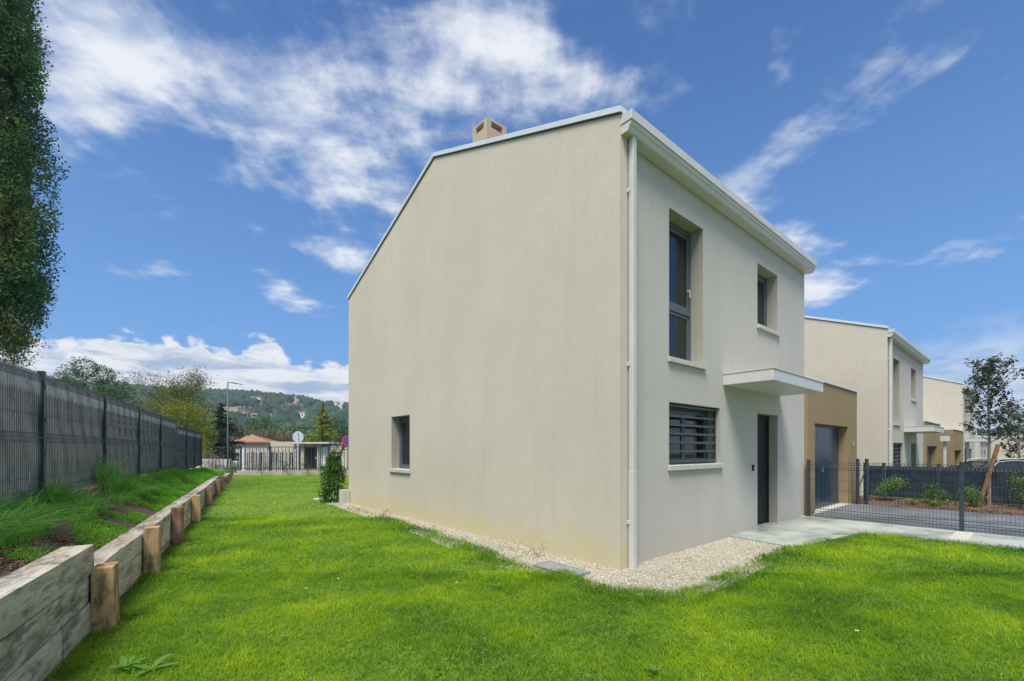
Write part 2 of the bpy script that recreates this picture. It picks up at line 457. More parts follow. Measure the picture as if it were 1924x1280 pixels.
class MB:
    def __init__(s): s.v = []; s.f = []

    def quad(s, a, b, c, d):
        n = len(s.v); s.v += [tuple(a), tuple(b), tuple(c), tuple(d)]; s.f.append((n, n + 1, n + 2, n + 3)); return s

    def poly(s, pts):
        n = len(s.v); s.v += [tuple(p) for p in pts]; s.f.append(tuple(range(n, n + len(pts)))); return s

    def box(s, x0, x1, y0, y1, z0, z1):
        n = len(s.v)
        s.v += [(x0, y0, z0), (x1, y0, z0), (x1, y1, z0), (x0, y1, z0), (x0, y0, z1), (x1, y0, z1), (x1, y1, z1), (x0, y1, z1)]
        s.f += [tuple(n + k for k in q) for q in ((0, 3, 2, 1), (4, 5, 6, 7), (0, 1, 5, 4), (1, 2, 6, 5), (2, 3, 7, 6), (3, 0, 4, 7))]
        return s

    def prism(s, pts, z0, z1):
        """pts: outline seen from above, counter-clockwise"""
        n = len(s.v); k = len(pts)
        s.v += [(p[0], p[1], z0) for p in pts] + [(p[0], p[1], z1) for p in pts]
        s.f.append(tuple(n + i for i in reversed(range(k)))); s.f.append(tuple(n + k + i for i in range(k)))
        for i in range(k):
            j = (i + 1) % k; s.f.append((n + i, n + j, n + k + j, n + k + i))
        return s

    def extrude(s, pts, d):
        """closed polygon of 3d points swept by vector d"""
        n = len(s.v); k = len(pts)
        s.v += [tuple(p) for p in pts] + [tuple(np.add(p, d)) for p in pts]
        s.f.append(tuple(n + i for i in reversed(range(k)))); s.f.append(tuple(n + k + i for i in range(k)))
        for i in range(k):
            j = (i + 1) % k; s.f.append((n + i, n + j, n + k + j, n + k + i))
        return s

    def bar(s, p, q, w, h=None, up=(0, 0, 1)):
        h = h or w; p = Vector(p); q = Vector(q); d = (q - p).normalized(); up = Vector(up)
        if abs(d.dot(up)) > .99: up = Vector((1, 0, 0))
        a = d.cross(up).normalized() * w / 2; b = a.cross(d).normalized() * h / 2
        n = len(s.v)
        for c in (p, q): s.v += [tuple(c - a - b), tuple(c + a - b), tuple(c + a + b), tuple(c - a + b)]
        s.f += [tuple(n + k for k in g) for g in ((0, 3, 2, 1), (4, 5, 6, 7), (0, 1, 5, 4), (1, 2, 6, 5), (2, 3, 7, 6), (3, 0, 4, 7))]
        return s

    def tube(s, pts, r, n=6, cap=True):
        pts = [Vector(p) for p in pts]; rs = r if hasattr(r, '__len__') else [r] * len(pts)
        base = len(s.v); prev = None
        for i, p in enumerate(pts):
            d = (pts[min(i + 1, len(pts) - 1)] - pts[max(i - 1, 0)]).normalized()
            if prev is None:
                a = d.cross(Vector((0, 0, 1)) if abs(d.z) < .9 else Vector((1, 0, 0))).normalized()
            else:
                a = (prev - d * prev.dot(d)).normalized()
            prev = a; b = d.cross(a)
            for k in range(n):
                t = 2 * math.pi * k / n
                s.v.append(tuple(p + (a * math.cos(t) + b * math.sin(t)) * rs[i]))
        for i in range(len(pts) - 1):
            for k in range(n):
                k2 = (k + 1) % n
                s.f.append((base + i * n + k, base + i * n + k2, base + (i + 1) * n + k2, base + (i + 1) * n + k))
        if cap:
            s.f.append(tuple(base + k for k in reversed(range(n))))
            e = base + (len(pts) - 1) * n; s.f.append(tuple(e + k for k in range(n)))
        return s

    def build(s, name, m, parent=None, bevel=0.0, smooth=False, loc=None, weld=False):
        me = bpy.data.meshes.new(name); me.from_pydata(s.v, [], s.f)
        if weld or bevel:
            bm = bmesh.new(); bm.from_mesh(me)
            if weld: bmesh.ops.remove_doubles(bm, verts=bm.verts, dist=1e-4)
            bmesh.ops.recalc_face_normals(bm, faces=bm.faces)
            if bevel: bmesh.ops.bevel(bm, geom=list(bm.edges), offset=bevel, segments=2 if bevel > .004 else 1, profile=.6, affect='EDGES')
            bm.to_mesh(me); bm.free()
        me.update()
        if smooth: me.polygons.foreach_set('use_smooth', [True] * len(me.polygons))
        return link(name, me, m, parent, loc)


def np_mesh(name, verts, faces, m, rnd=None, parent=None, smooth=False):
    """verts (N,3); faces (F,k) all of one size; rnd one value per face"""
    me = bpy.data.meshes.new(name)
    F, k = faces.shape
    me.vertices.add(len(verts)); me.vertices.foreach_set('co', np.ascontiguousarray(verts, dtype=np.float32).ravel())
    me.loops.add(F * k); me.loops.foreach_set('vertex_index', np.ascontiguousarray(faces, dtype=np.int32).ravel())
    me.polygons.add(F); me.polygons.foreach_set('loop_start', np.arange(0, F * k, k, dtype=np.int32))
    if rnd is not None:
        a = me.attributes.new('rnd', 'FLOAT', 'FACE'); a.data.foreach_set('value', np.ascontiguousarray(rnd, dtype=np.float32))
    me.update(calc_edges=True); me.validate()
    if smooth: me.polygons.foreach_set('use_smooth', np.ones(F, dtype=bool))
    return link(name, me, m, parent)


def unit(a): return a / np.maximum(np.linalg.norm(a, axis=-1, keepdims=True), 1e-9)


def leaf_arrays(C, size, aspect=.5, outward=None, droop=0.0, rnd=None, r=None):
    """one bent rhombus per centre"""
    r = r or rng
    n = len(C); d = unit(r.normal(size=(n, 3)))
    if outward is not None: d = unit(d * .8 + outward)
    d[:, 2] -= droop; d = unit(d)
    s = unit(np.cross(d, unit(r.normal(size=(n, 3)))))
    nn = np.cross(d, s)
    L = (size * r.uniform(.6, 1.35, n))[:, None]; W = L * aspect
    a = C - d * L * .5; b = C + s * W * .5 + nn * L * .08; c = C + d * L * .5; e = C - s * W * .5 + nn * L * .08
    V = np.stack([a, b, c, e], 1).reshape(-1, 3)
    Fc = np.arange(n * 4).reshape(n, 4)
    return V, Fc, (r.random(n) if rnd is None else rnd)


def leaves(name, C, size, m, parent, **k):
    C = np.asarray(C, float); V, Fc, rn = leaf_arrays(C, np.broadcast_to(size, (len(C),)).astype(float), **k)
    return np_mesh(name, V, Fc, m, rn, parent)


def blades(P, h, w, lean, r, seg=2):
    """grass blades: P (n,3) roots; returns quads"""
    n = len(P); az = r.uniform(0, 2 * np.pi, n); d = np.stack([np.cos(az), np.sin(az), 0 * az], 1)
    sd = np.stack([-np.sin(az), np.cos(az), 0 * az], 1)
    tw = r.uniform(-1, 1, n)[:, None]; sd = unit(sd + d * tw * .6)
    rings = []
    for i in range(seg + 1):
        t = i / seg
        c = P + d * (lean * h * t ** 2)[:, None] + np.array([0, 0, 1]) * (h * (t - .42 * np.minimum(lean, 1.3) * t * t))[:, None]
        ww = (w * (1 - t) ** .7 * .5 + w * .03)[:, None]
        rings.append(c - sd * ww); rings.append(c + sd * ww)
    V = np.stack(rings, 1).reshape(-1, 3); k = 2 * (seg + 1)
    b = np.arange(n)[:, None] * k
    F = np.concatenate([b + np.array([[2 * i, 2 * i + 1, 2 * i + 3, 2 * i + 2]]) for i in range(seg)], 1).reshape(-1, 4)
    return V, F


def vnoise(x, y, s, seed=0):
    """smooth value noise in numpy"""
    r = np.random.default_rng(seed); G = r.random((64, 64))
    x = x / s; y = y / s; xi = np.floor(x).astype(int); yi = np.floor(y).astype(int); fx = x - xi; fy = y - yi
    fx = fx * fx * (3 - 2 * fx); fy = fy * fy * (3 - 2 * fy)
    g = lambda a, b: G[a % 64, b % 64]
    return (g(xi, yi) * (1 - fx) + g(xi + 1, yi) * fx) * (1 - fy) + (g(xi, yi + 1) * (1 - fx) + g(xi + 1, yi + 1) * fx) * fy


# ---------------------------------------------------------------- place: house frame and garden frame
CX, CY = 1.347, 5.62
HA = math.atan2(.6471, .7624)
VX, VY = math.cos(HA), math.sin(HA)          # along the facades
UX, UY = -VY, VX                             # back along the gable walls
def hp(s, t, z=0.0): return (CX + s * VX + t * UX, CY + s * VY + t * UY, z)
def to_st(X, Y): dx = X - CX; dy = Y - CY; return dx * VX + dy * VY, dx * UX + dy * UY
WX, WY = -.4932, .8699                       # along the retaining wall and left fence
NX, NY = .8699, .4932
def gp(a, b, z=0.0): b2 = b - 1.19; return (a * WX + b2 * NX, a * WY + b2 * NY, z)
def to_ab(X, Y): return X * WX + Y * WY, X * NX + Y * NY + 1.19
GA = math.atan2(WY, WX)
def at(px, Y, z=0.0): return ((px - 962) / 847 * Y, Y, z)
def zat(py, Y): return 1.5 + (844 - py) * Y / 847
# ================================================================ SETTING
GROUND = -.45
# terrain sheet with the hill rising behind
def ridge_z(ratio):
    px = 962 + 847 * ratio
    xs = [-400, 0, 150, 235, 300, 430, 500, 560, 600, 640, 660, 800, 1000, 1700, 1850, 1924, 2300]
    ys = [724, 728, 732, 738, 744, 747, 752, 757, 764, 771, 773, 792, 818, 827, 820, 808, 802]
    return zat(np.interp(px, xs, ys), 620.0)
def hill_h(X, Y):
    X = np.asarray(X, float); Y = np.asarray(Y, float)
    r = X / np.maximum(Y, 1); k = np.clip((Y - 170) / 450, 0, 1); k = k * k * (3 - 2 * k)
    k2 = np.where(Y > 620, np.clip(1 - (Y - 620) / 900, 0, 1), 1)
    b = 5 * (vnoise(X, Y, 60, 3) - .5) * k + 9 * (vnoise(X, Y, 130, 4) - .5) * k * np.clip((620 - Y) / 300, 0, 1)
    return GROUND + (ridge_z(r) - GROUND) * k * k2 + b
ys_ = np.concatenate([np.linspace(-60, 30, 6), np.linspace(60, 170, 5), np.linspace(185, 640, 50), np.linspace(680, 1800, 14)])
us = np.linspace(-1.9, 1.9, 130)
GXs = np.array([[u_ * max(y_, 90) for u_ in us] for y_ in ys_]); GYs = np.repeat(ys_[:, None], len(us), 1)
GZs = hill_h(GXs, GYs)
V = np.stack([GXs, GYs, GZs], -1).reshape(-1, 3); nx_ = len(us)
ii = np.arange(len(ys_) - 1)[:, None] * nx_ + np.arange(nx_ - 1)[None]
Fq = np.stack([ii, ii + 1, ii + nx_ + 1, ii + nx_], -1).reshape(-1, 4)
nflat = 10 * (nx_ - 1)
gnd = np_mesh('ground', V, Fq[:nflat], M['terrain']); tag(gnd, kind='structure')
hil = np_mesh('hill', V, Fq[nflat:], M['hill'], smooth=True); tag(hil, kind='structure')

# pavement sheets (st outline given in the house frame)
def st_prism(name, pts, z0, z1, m, parent=None):
    P = [hp(*p)[:2] for p in pts]
    a = sum(P[i][0] * P[(i + 1) % len(P)][1] - P[(i + 1) % len(P)][0] * P[i][1] for i in range(len(P)))
    if a < 0: P.reverse()
    return MB().prism(P, z0, z1).build(name, m, parent)

hard = [(-.20, 9.5), (-.20, 8.2), (-.27, 7), (-.29, 5.8), (-.38, 4.8), (-.40, 3.6), (-.54, 2.3), (-.70, 1.4), (-.74, .8), (-.60, .06), (-.68, -.25), (-.62, -.55), (-.34, -.89), (.0, -.97), (.39, -.93), (1.2, -.90), (2.32, -.84), (3.01, -.89),
        (3.01, -.97), (4.2, -1.0), (5.45, -1.10), (5.58, -1.5), (5.6, -3.2), (5.62, -12), (40, -12), (40, 9.5)]
hard_np = np.array(hard)
def inside(S, T, poly):
    ins = np.zeros(S.shape, bool); n = len(poly)
    for i in range(n):
        x1, y1 = poly[i]; x2, y2 = poly[(i + 1) % n]
        c = (y1 > T) != (y2 > T)
        with np.errstate(divide='ignore', invalid='ignore'):
            xx = (x2 - x1) * (T - y1) / (y2 - y1) + x1
        ins ^= c & (S < xx)
    return ins
def bumpz(X, Y): return .035 * (vnoise(X, Y, 1.3, 11) - .5) + .015 * (vnoise(X, Y, .35, 12) - .5)
# lawn base: fine grid clipped by the edge
gx = np.arange(-19, 12, .14); gy = np.arange(-6, 26.1, .14)
X, Y = np.meshgrid(gx, gy, indexing='ij')
S, T = to_st(X, Y); A, B = to_ab(X, Y)
Z = bumpz(X, Y) - .02
edge_d = inside(S, T, hard)
Z = np.where(edge_d, -.12, Z)
V = np.stack([X, Y, Z], -1).reshape(-1, 3); ny_ = len(gy)
ii = np.arange(len(gx) - 1)[:, None] * ny_ + np.arange(ny_ - 1)[None]
keep = ((B > -.12) & (Y < 26.05))
kq = keep[:-1, :-1] & keep[1:, 1:] & ~(edge_d[:-1, :-1] & edge_d[1:, 1:] & edge_d[1:, :-1] & edge_d[:-1, 1:])
Fq = np.stack([ii, ii + ny_, ii + ny_ + 1, ii + 1], -1)[kq]
lawn = np_mesh('lawn', V, Fq, M['soil'], smooth=True); tag(lawn, kind='structure')
tag(MB().prism([(-20, -8), (14, -8), (14, 26.1), (-20, 26.1)], GROUND - .3, -.14).build('garden_ground', M['soil']), kind='structure')

st_prism('gravel_strip', [(-.30 - .15, 9.6), (-.60, 7), (-.8, 3.6), (-1.1, 1.4), (-.8, .1), (-.85, -.5), (-.45, -1.1), (.4, -1.15), (3.1, -1.05), (3.18, -.2), (3.18, .2), (.1, .2), (.1, 9.6)], -.13, -.012, M['gravel'])
tag(bpy.data.objects['gravel_strip'], kind='structure')
slab = tag(st_prism('concrete_path', [(3.19, .14), (3.19, -.2), (3.02, -.95), (4.2, -1.16), (5.35, -1.3), (5.5, -1.8), (5.5, -12), (6.86, -12), (6.86, .14)], -.12, .012, M['concrete']), kind='structure')
drv = tag(st_prism('driveway', [(6.87, .3), (6.87, -12), (10.55, -12), (10.6, -3.2), (10.8, -.5), (11.2, .3)], -.12, .004, M['asphalt']), kind='structure')
st_prism('threshold_strip', [(7.3, -.03), (10.2, -.03), (10.2, .2), (7.3, .2)], .005, .022, M['concrete_sill'])
tag(bpy.data.objects['threshold_strip'], kind='structure')
# small joints cut across the concrete edge strip: pale drain plate by the fence post
st_prism('pale_kerb_plate', [(5.6, -2.62), (6.75, -2.62), (6.75, -2.40), (5.6, -2.40)], .013, .02, M['concrete_sill'])
tag(bpy.data.objects['pale_kerb_plate'], kind='structure')
# mulch bed (raised towards the fence)
b_ = MB()
tt = np.linspace(.25, -9, 40); pr = [(10.62, .0), (10.85, .05), (11.2, .09), (11.75, .12)]
grid = []
for t_ in tt: grid.append([hp(s_ + (.1 * math.sin(t_ * 2.2) * (k == 0)), t_, z_ + .02 * random.random()) for k, (s_, z_) in enumerate(pr)])
for i in range(len(grid) - 1):
    for k in range(3): b_.quad(grid[i][k], grid[i][k + 1], grid[i + 1][k + 1], grid[i + 1][k])
mul = tag(b_.build('mulch_bed', M['earth'], weld=True), kind='structure')
# chips on the mulch
def bits(name, P, size, m, flat=.5, kindstuff=True, label=None, cat=None):
    n = len(P); d = unit(rng.normal(size=(n, 3))) ; d[:, 2] *= .35; d = unit(d)
    s_ = unit(np.cross(d, np.array([0, 0, 1.0])[None] + .3 * rng.normal(size=(n, 3)))); u_ = np.cross(s_, d)
    L = (size * rng.uniform(.5, 1.4, n))[:, None]
    c = P
    V = np.stack([c - d * L, c + s_ * L * .6, c + d * L, c - s_ * L * .6, c + u_ * L * flat, c - u_ * L * flat], 1).reshape(-1, 3)
    b = np.arange(n)[:, None] * 6
    F = np.concatenate([b + np.array([q]) for q in ((0, 1, 4), (1, 2, 4), (2, 3, 4), (3, 0, 4), (1, 0, 5), (2, 1, 5), (3, 2, 5), (0, 3, 5))], 1).reshape(-1, 3)
    o = np_mesh(name, V, F, m, np.repeat(rng.random(n), 8)); tag(o, label, cat, kind='stuff'); return o
n = 9000; t_ = rng.uniform(-7, .2, n); s_ = rng.uniform(10.6, 11.7, n)
Xs = CX + s_ * VX + t_ * UX; Ys = CY + s_ * VY + t_ * UY
bits('bark_mulch', np.stack([Xs, Ys, np.interp(s_, [10.6, 11.2, 11.75], [.015, .105, .135])], 1), .028, M['barkchip'], .25, label='red brown bark chips spread under the shrubs along the drive', cat='mulch')
# gravel stones
n = 60000; s_ = rng.uniform(-1.0, 3.2, n); t_ = rng.uniform(-1.2, 9.4, n)
k = (inside(s_, t_, hard) & ((s_ < 0) | (t_ < .05)) & (s_ < 3.17)); s_ = s_[k]; t_ = t_[k]
Xs = CX + s_ * VX + t_ * UX; Ys = CY + s_ * VY + t_ * UY
bits('gravel', np.stack([Xs, Ys, np.full(len(Xs), -.006)], 1), .0105, M['chip'], .6, label='pale limestone gravel along the foot of the house walls', cat='gravel')

# ---------------------------------------------------------------- lawn grass
def lawn_patch(n, ymin, ymax, h0, w0, seed):
    r = np.random.default_rng(seed)
    Yq = r.uniform(ymin, ymax, n); half = 1.25 * Yq + 1.0
    Xq = r.uniform(-1, 1, n) * (1.25 * ymax + 1)
    k = np.abs(Xq) < half; Xq = Xq[k]; Yq = Yq[k]
    S, T = to_st(Xq, Yq); A, B = to_ab(Xq, Yq)
    jit = .06 * (r.random(len(Xq)) - .5) + .10 * (vnoise(Xq, Yq, .25, 5) - .5)
    k = ~inside(S + jit, T + jit, hard) & (B > -.03 + jit * .3) & (Yq < 26.0)
    Xq = Xq[k]; Yq = Yq[k]; S = S[k]; T = T[k]
    g1 = vnoise(Xq, Yq, .45, 21); g2 = vnoise(Xq, Yq, 1.7, 22); g3 = vnoise(Xq, Yq, .13, 23)
    # longer and darker uncut fringe along the house, path and wall
    near_edge = inside(S + .35, T - .0, hard) | inside(S, T + .35, hard) | inside(S + .3, T + .3, hard)
    h = h0 * (.45 + .65 * g1 + .55 * g3) * (r.uniform(.45, 1.2, len(Xq)) + .7 * (r.random(len(Xq)) < .05)) * np.where(near_edge, 1.35, 1.0)
    P = np.stack([Xq, Yq, bumpz(Xq, Yq) - .015], 1)
    lean = r.uniform(.35, 1.7, len(Xq)) + .3 * g2
    V, F = blades(P, h, w0 * r.uniform(.6, 1.3, len(Xq)), lean, r, 2)
    rn = np.clip(.52 * r.random(len(Xq)) + .03 + .34 * g2 + .46 * g1 + .30 * (g3 - .5) - .12 - np.where(near_edge, .20, 0), 0, 1)
    rn = np.where(r.random(len(Xq)) < .035, 1.0, rn)
    return V, F, np.repeat(rn, 2)
parts = [lawn_patch(300000, 1.6, 5.5, .058, .0055, 1), lawn_patch(230000, 5.2, 10, .058, .0095, 2), lawn_patch(190000, 9.5, 26, .060, .019, 3)]
vo = 0; Vs = []; Fs = []; Rs = []
for V, F, rn in parts: Vs.append(V); Fs.append(F + vo); Rs.append(rn); vo += len(V)
tag(np_mesh('grass', np.concatenate(Vs), np.concatenate(Fs), M['grass'], np.concatenate(Rs)), 'mown green and yellowish lawn grass between the sleeper wall and house', 'grass', kind='stuff')
# sparse blades coming up through the gravel
r = np.random.default_rng(9); n = 26000; s_ = r.uniform(-1, 3.2, n); t_ = r.uniform(-1.1, 9.3, n)
k = inside(s_, t_, hard) & ((s_ < -.05) | (t_ < -.1)) & (s_ < 3.1); s_ = s_[k]; t_ = t_[k]
Xs = CX + s_ * VX + t_ * UX; Ys = CY + s_ * VY + t_ * UY
dens = vnoise(Xs, Ys, .22, 31) * .6 + vnoise(Xs, Ys, .6, 32) * .6 + np.where((t_ < -.5) | ((s_ < -.2) & (t_ > .3)), .24, -.12)
k = dens > .66; P = np.stack([Xs[k], Ys[k], np.full(k.sum(), -.01)], 1)
V, F = blades(P, r.uniform(.015, .05, len(P)), np.full(len(P), .004), r.uniform(.4, 1.3, len(P)), r, 2)
tag(np_mesh('gravel_grass', V, F, M['grass'], np.repeat(r.random(len(P)) * .5, 2)), 'thin blades of grass sprouting through the pale gravel', 'grass', kind='stuff')

# clover and plantain scattered through the sward
r = np.random.default_rng(15); n = 1500; Yq = 1.9 + r.random(n) ** 1.4 * 10; Xq = r.uniform(-1, 1, n) * (1.2 * Yq + .5)
S, T = to_st(Xq, Yq); A, B = to_ab(Xq, Yq); k = ~inside(S, T, hard) & (B > .05) & (vnoise(Xq, Yq, .9, 55) + .35 * r.random(n) > .62); Xq = Xq[k]; Yq = Yq[k]
m_ = 9; C = np.stack([np.repeat(Xq, m_), np.repeat(Yq, m_), np.repeat(bumpz(Xq, Yq), m_)], 1) + r.normal(size=(len(Xq) * m_, 3)) * np.array([.05, .05, .004]) + np.array([0, 0, .026])
V, F, rn = leaf_arrays(C, np.full(len(C), .020), aspect=.75, r=r)
V = V.reshape(-1, 4, 3); c0 = V.mean(1, keepdims=True); V = c0 + (V - c0) * np.array([1, 1, .35]); V = V.reshape(-1, 3)
tag(np_mesh('clover', V, F, M['clover'], rn), 'small round clover leaves scattered through the lawn', 'clover', kind='stuff')

# ---------------------------------------------------------------- house builder
def wall_grid(b, O, ax, xs_out, zbot, topf, holes, breaks=(), depth=.25, inward=(0, 1, 0), reveal=None):
    """vertical wall face in columns with rectangular holes; O local origin, ax unit along the wall"""
    O = Vector(O); ax = Vector(ax); inw = Vector(inward)
    xs = sorted(set([xs_out[0], xs_out[1], *breaks] + [h[0] for h in holes] + [h[1] for h in holes]))
    P = lambda x, z: tuple(O + ax * x + Vector((0, 0, z)))
    for x0, x1 in zip(xs[:-1], xs[1:]):
        xm = (x0 + x1) / 2
        hs = sorted([h for h in holes if h[0] < xm < h[1]], key=lambda h: h[2])
        z = zbot
        for h in hs:
            if h[2] > z + 1e-4: b.quad(P(x0, z), P(x1, z), P(x1, h[2]), P(x0, h[2]))
            z = h[3]
        b.quad(P(x0, z), P(x1, z), P(x1, topf(x1)), P(x0, topf(x0)))
    rb = reveal if reveal is not None else b
    for x0, x1, z0, z1 in holes:
        D = inw * depth
        q = lambda x, z, d: tuple(O + ax * x + Vector((0, 0, z)) + D * d)
        rb.quad(q(x0, z0, 0), q(x0, z1, 0), q(x0, z1, 1), q(x0, z0, 1)); rb.quad(q(x1, z0, 0), q(x1, z0, 1), q(x1, z1, 1), q(x1, z1, 0))
        rb.quad(q(x0, z1, 0), q(x1, z1, 0), q(x1, z1, 1), q(x0, z1, 1)); rb.quad(q(x0, z0, 0), q(x0, z0, 1), q(x1, z0, 1), q(x1, z0, 0))


def oriented(b, O, ax, inw):
    """returns f(x0,x1,d0,d1,z0,z1) adding a box in wall coordinates"""
    O = Vector(O); ax = Vector(ax); inw = Vector(inw)
    def f(x0, x1, d0, d1, z0, z1):
        c = [O + ax * x + inw * d for x, d in ((x0, d0), (x1, d0), (x1, d1), (x0, d1))]
        n = len(b.v); b.v += [(*p.to_2d(), z0 + O.z * 0) for p in c] + [(*p.to_2d(), z1) for p in c]
        b.f += [tuple(n + k for k in q) for q in ((0, 3, 2, 1), (4, 5, 6, 7), (0, 1, 5, 4), (1, 2, 6, 5), (2, 3, 7, 6), (3, 0, 4, 7))]
    return f


def make_window(root, O, ax, inw, x0, x1, z0, z1, rec=.2, transom=None, leaves_n=1, handle=False, grille=False, sill=True, fw=.055, label=None, light=False):
    """window > frame, pane, sash, sill, handle, bars"""
    b = MB(); f = oriented(b, O, ax, inw)
    d0, d1 = rec, rec + .07
    f(x0, x0 + fw, d0, d1, z0, z1); f(x1 - fw, x1, d0, d1, z0, z1)
    f(x0 + fw, x1 - fw, d0, d1, z0, z0 + fw); f(x0 + fw, x1 - fw, d0, d1, z1 - fw * 1.4, z1)
    w = b.build('window', M['frame_grey'], root, bevel=.003)
    if label: w['label'] = label
    zs = [z0 + fw, z1 - fw * 1.4]
    if transom: zs = [z0 + fw, transom, z1 - fw * 1.4]
    xm = [x0 + fw, x1 - fw]
    if leaves_n == 2: xm = [x0 + fw, (x0 + x1) / 2, x1 - fw]
    if transom:
        b = MB(); f = oriented(b, O, ax, inw); f(x0 + fw, x1 - fw, d0 - .006, d1 + .004, transom - .04, transom + .04); b.build('transom', M['frame_grey'], w, bevel=.003)
    for i in range(len(xm) - 1):
        for j in range(len(zs) - 1):
            a0, a1 = xm[i] + .003, xm[i + 1] - .003; c0, c1 = zs[j] + (.043 if transom and j == 1 else .003), zs[j + 1] - (.043 if transom and j == 0 else .003)
            k = .05
            b = MB(); f = oriented(b, O, ax, inw)
            f(a0, a0 + k, d0 + .012, d1 - .004, c0, c1); f(a1 - k, a1, d0 + .012, d1 - .004, c0, c1)
            f(a0 + k, a1 - k, d0 + .012, d1 - .004, c0, c0 + k); f(a0 + k, a1 - k, d0 + .012, d1 - .004, c1 - k, c1)
            b.build('sash', M['frame_grey'], w, bevel=.002)
            b = MB(); f = oriented(b, O, ax, inw); f(a0 + k - .004, a1 - k + .004, d0 + .028, d0 + .036, c0 + k - .004, c1 - k + .004)
            b.build('pane', M['glass'], w)
    if handle:
        b = MB(); f = oriented(b, O, ax, inw); hx = xm[-1] - .035; hz = (transom or z0) + .35
        f(hx - .008, hx + .008, d0 - .02, d0 + .012, hz, hz + .03); f(hx - .009, hx + .009, d0 - .035, d0 - .02, hz - .1, hz + .03)
        b.build('handle', M['white_metal'], w, bevel=.002)
    if sill:
        b = MB(); f = oriented(b, O, ax, inw); f(x0 - .04, x1 + .04, -.045, .0 - .001, z0 - .06, z0 + .012); f(x0 + .001, x1 - .001, .0, rec + .0, z0 + .001, z0 + .016)
        b.build('sill', M['concrete_sill'], w, bevel=.006)
    if grille:
        b = MB(); f = oriented(b, O, ax, inw); e = .03
        f(x0 + .004, x0 + e, .06, .1, z0 + .05, z1 - .02); f(x1 - e, x1 - .004, .06, .1, z0 + .05, z1 - .02)
        f(x0 + e, x1 - e, .06, .1, z1 - .055, z1 - .02); f(x0 + e, x1 - e, .06, .1, z0 + .05, z0 + .085)
        b.build('grille_frame', M['anthracite'], w, bevel=.003)
        nb = 5; H_ = (z1 - .055) - (z0 + .085)
        for k in range(nb):
            zc = z0 + .085 + H_ * (k + 1) / (nb + 1)
            b = MB(); f = oriented(b, O, ax, inw); f(x0 + e, x1 - e, .063, .097, zc - .017, zc + .017); b.build('grille_bar', M['anthracite'], w, bevel=.003)
    # room behind: back wall and floor catch the light that comes through
    b = MB(); f = oriented(b, O, ax, inw); f(x0 - .5, x1 + .5, rec + 1.6, rec + 1.7, z0 - .6, z1 + .3); b.build('room_wall', M['interior'], w)
    return w


HW, HD, EAVE, RZ, RT = 6.9, 9.12, 5.70, 7.36, 4.48
def topline(t): return EAVE + (RZ - EAVE) * (t / RT if t <= RT else (HD - t) / (HD - RT))

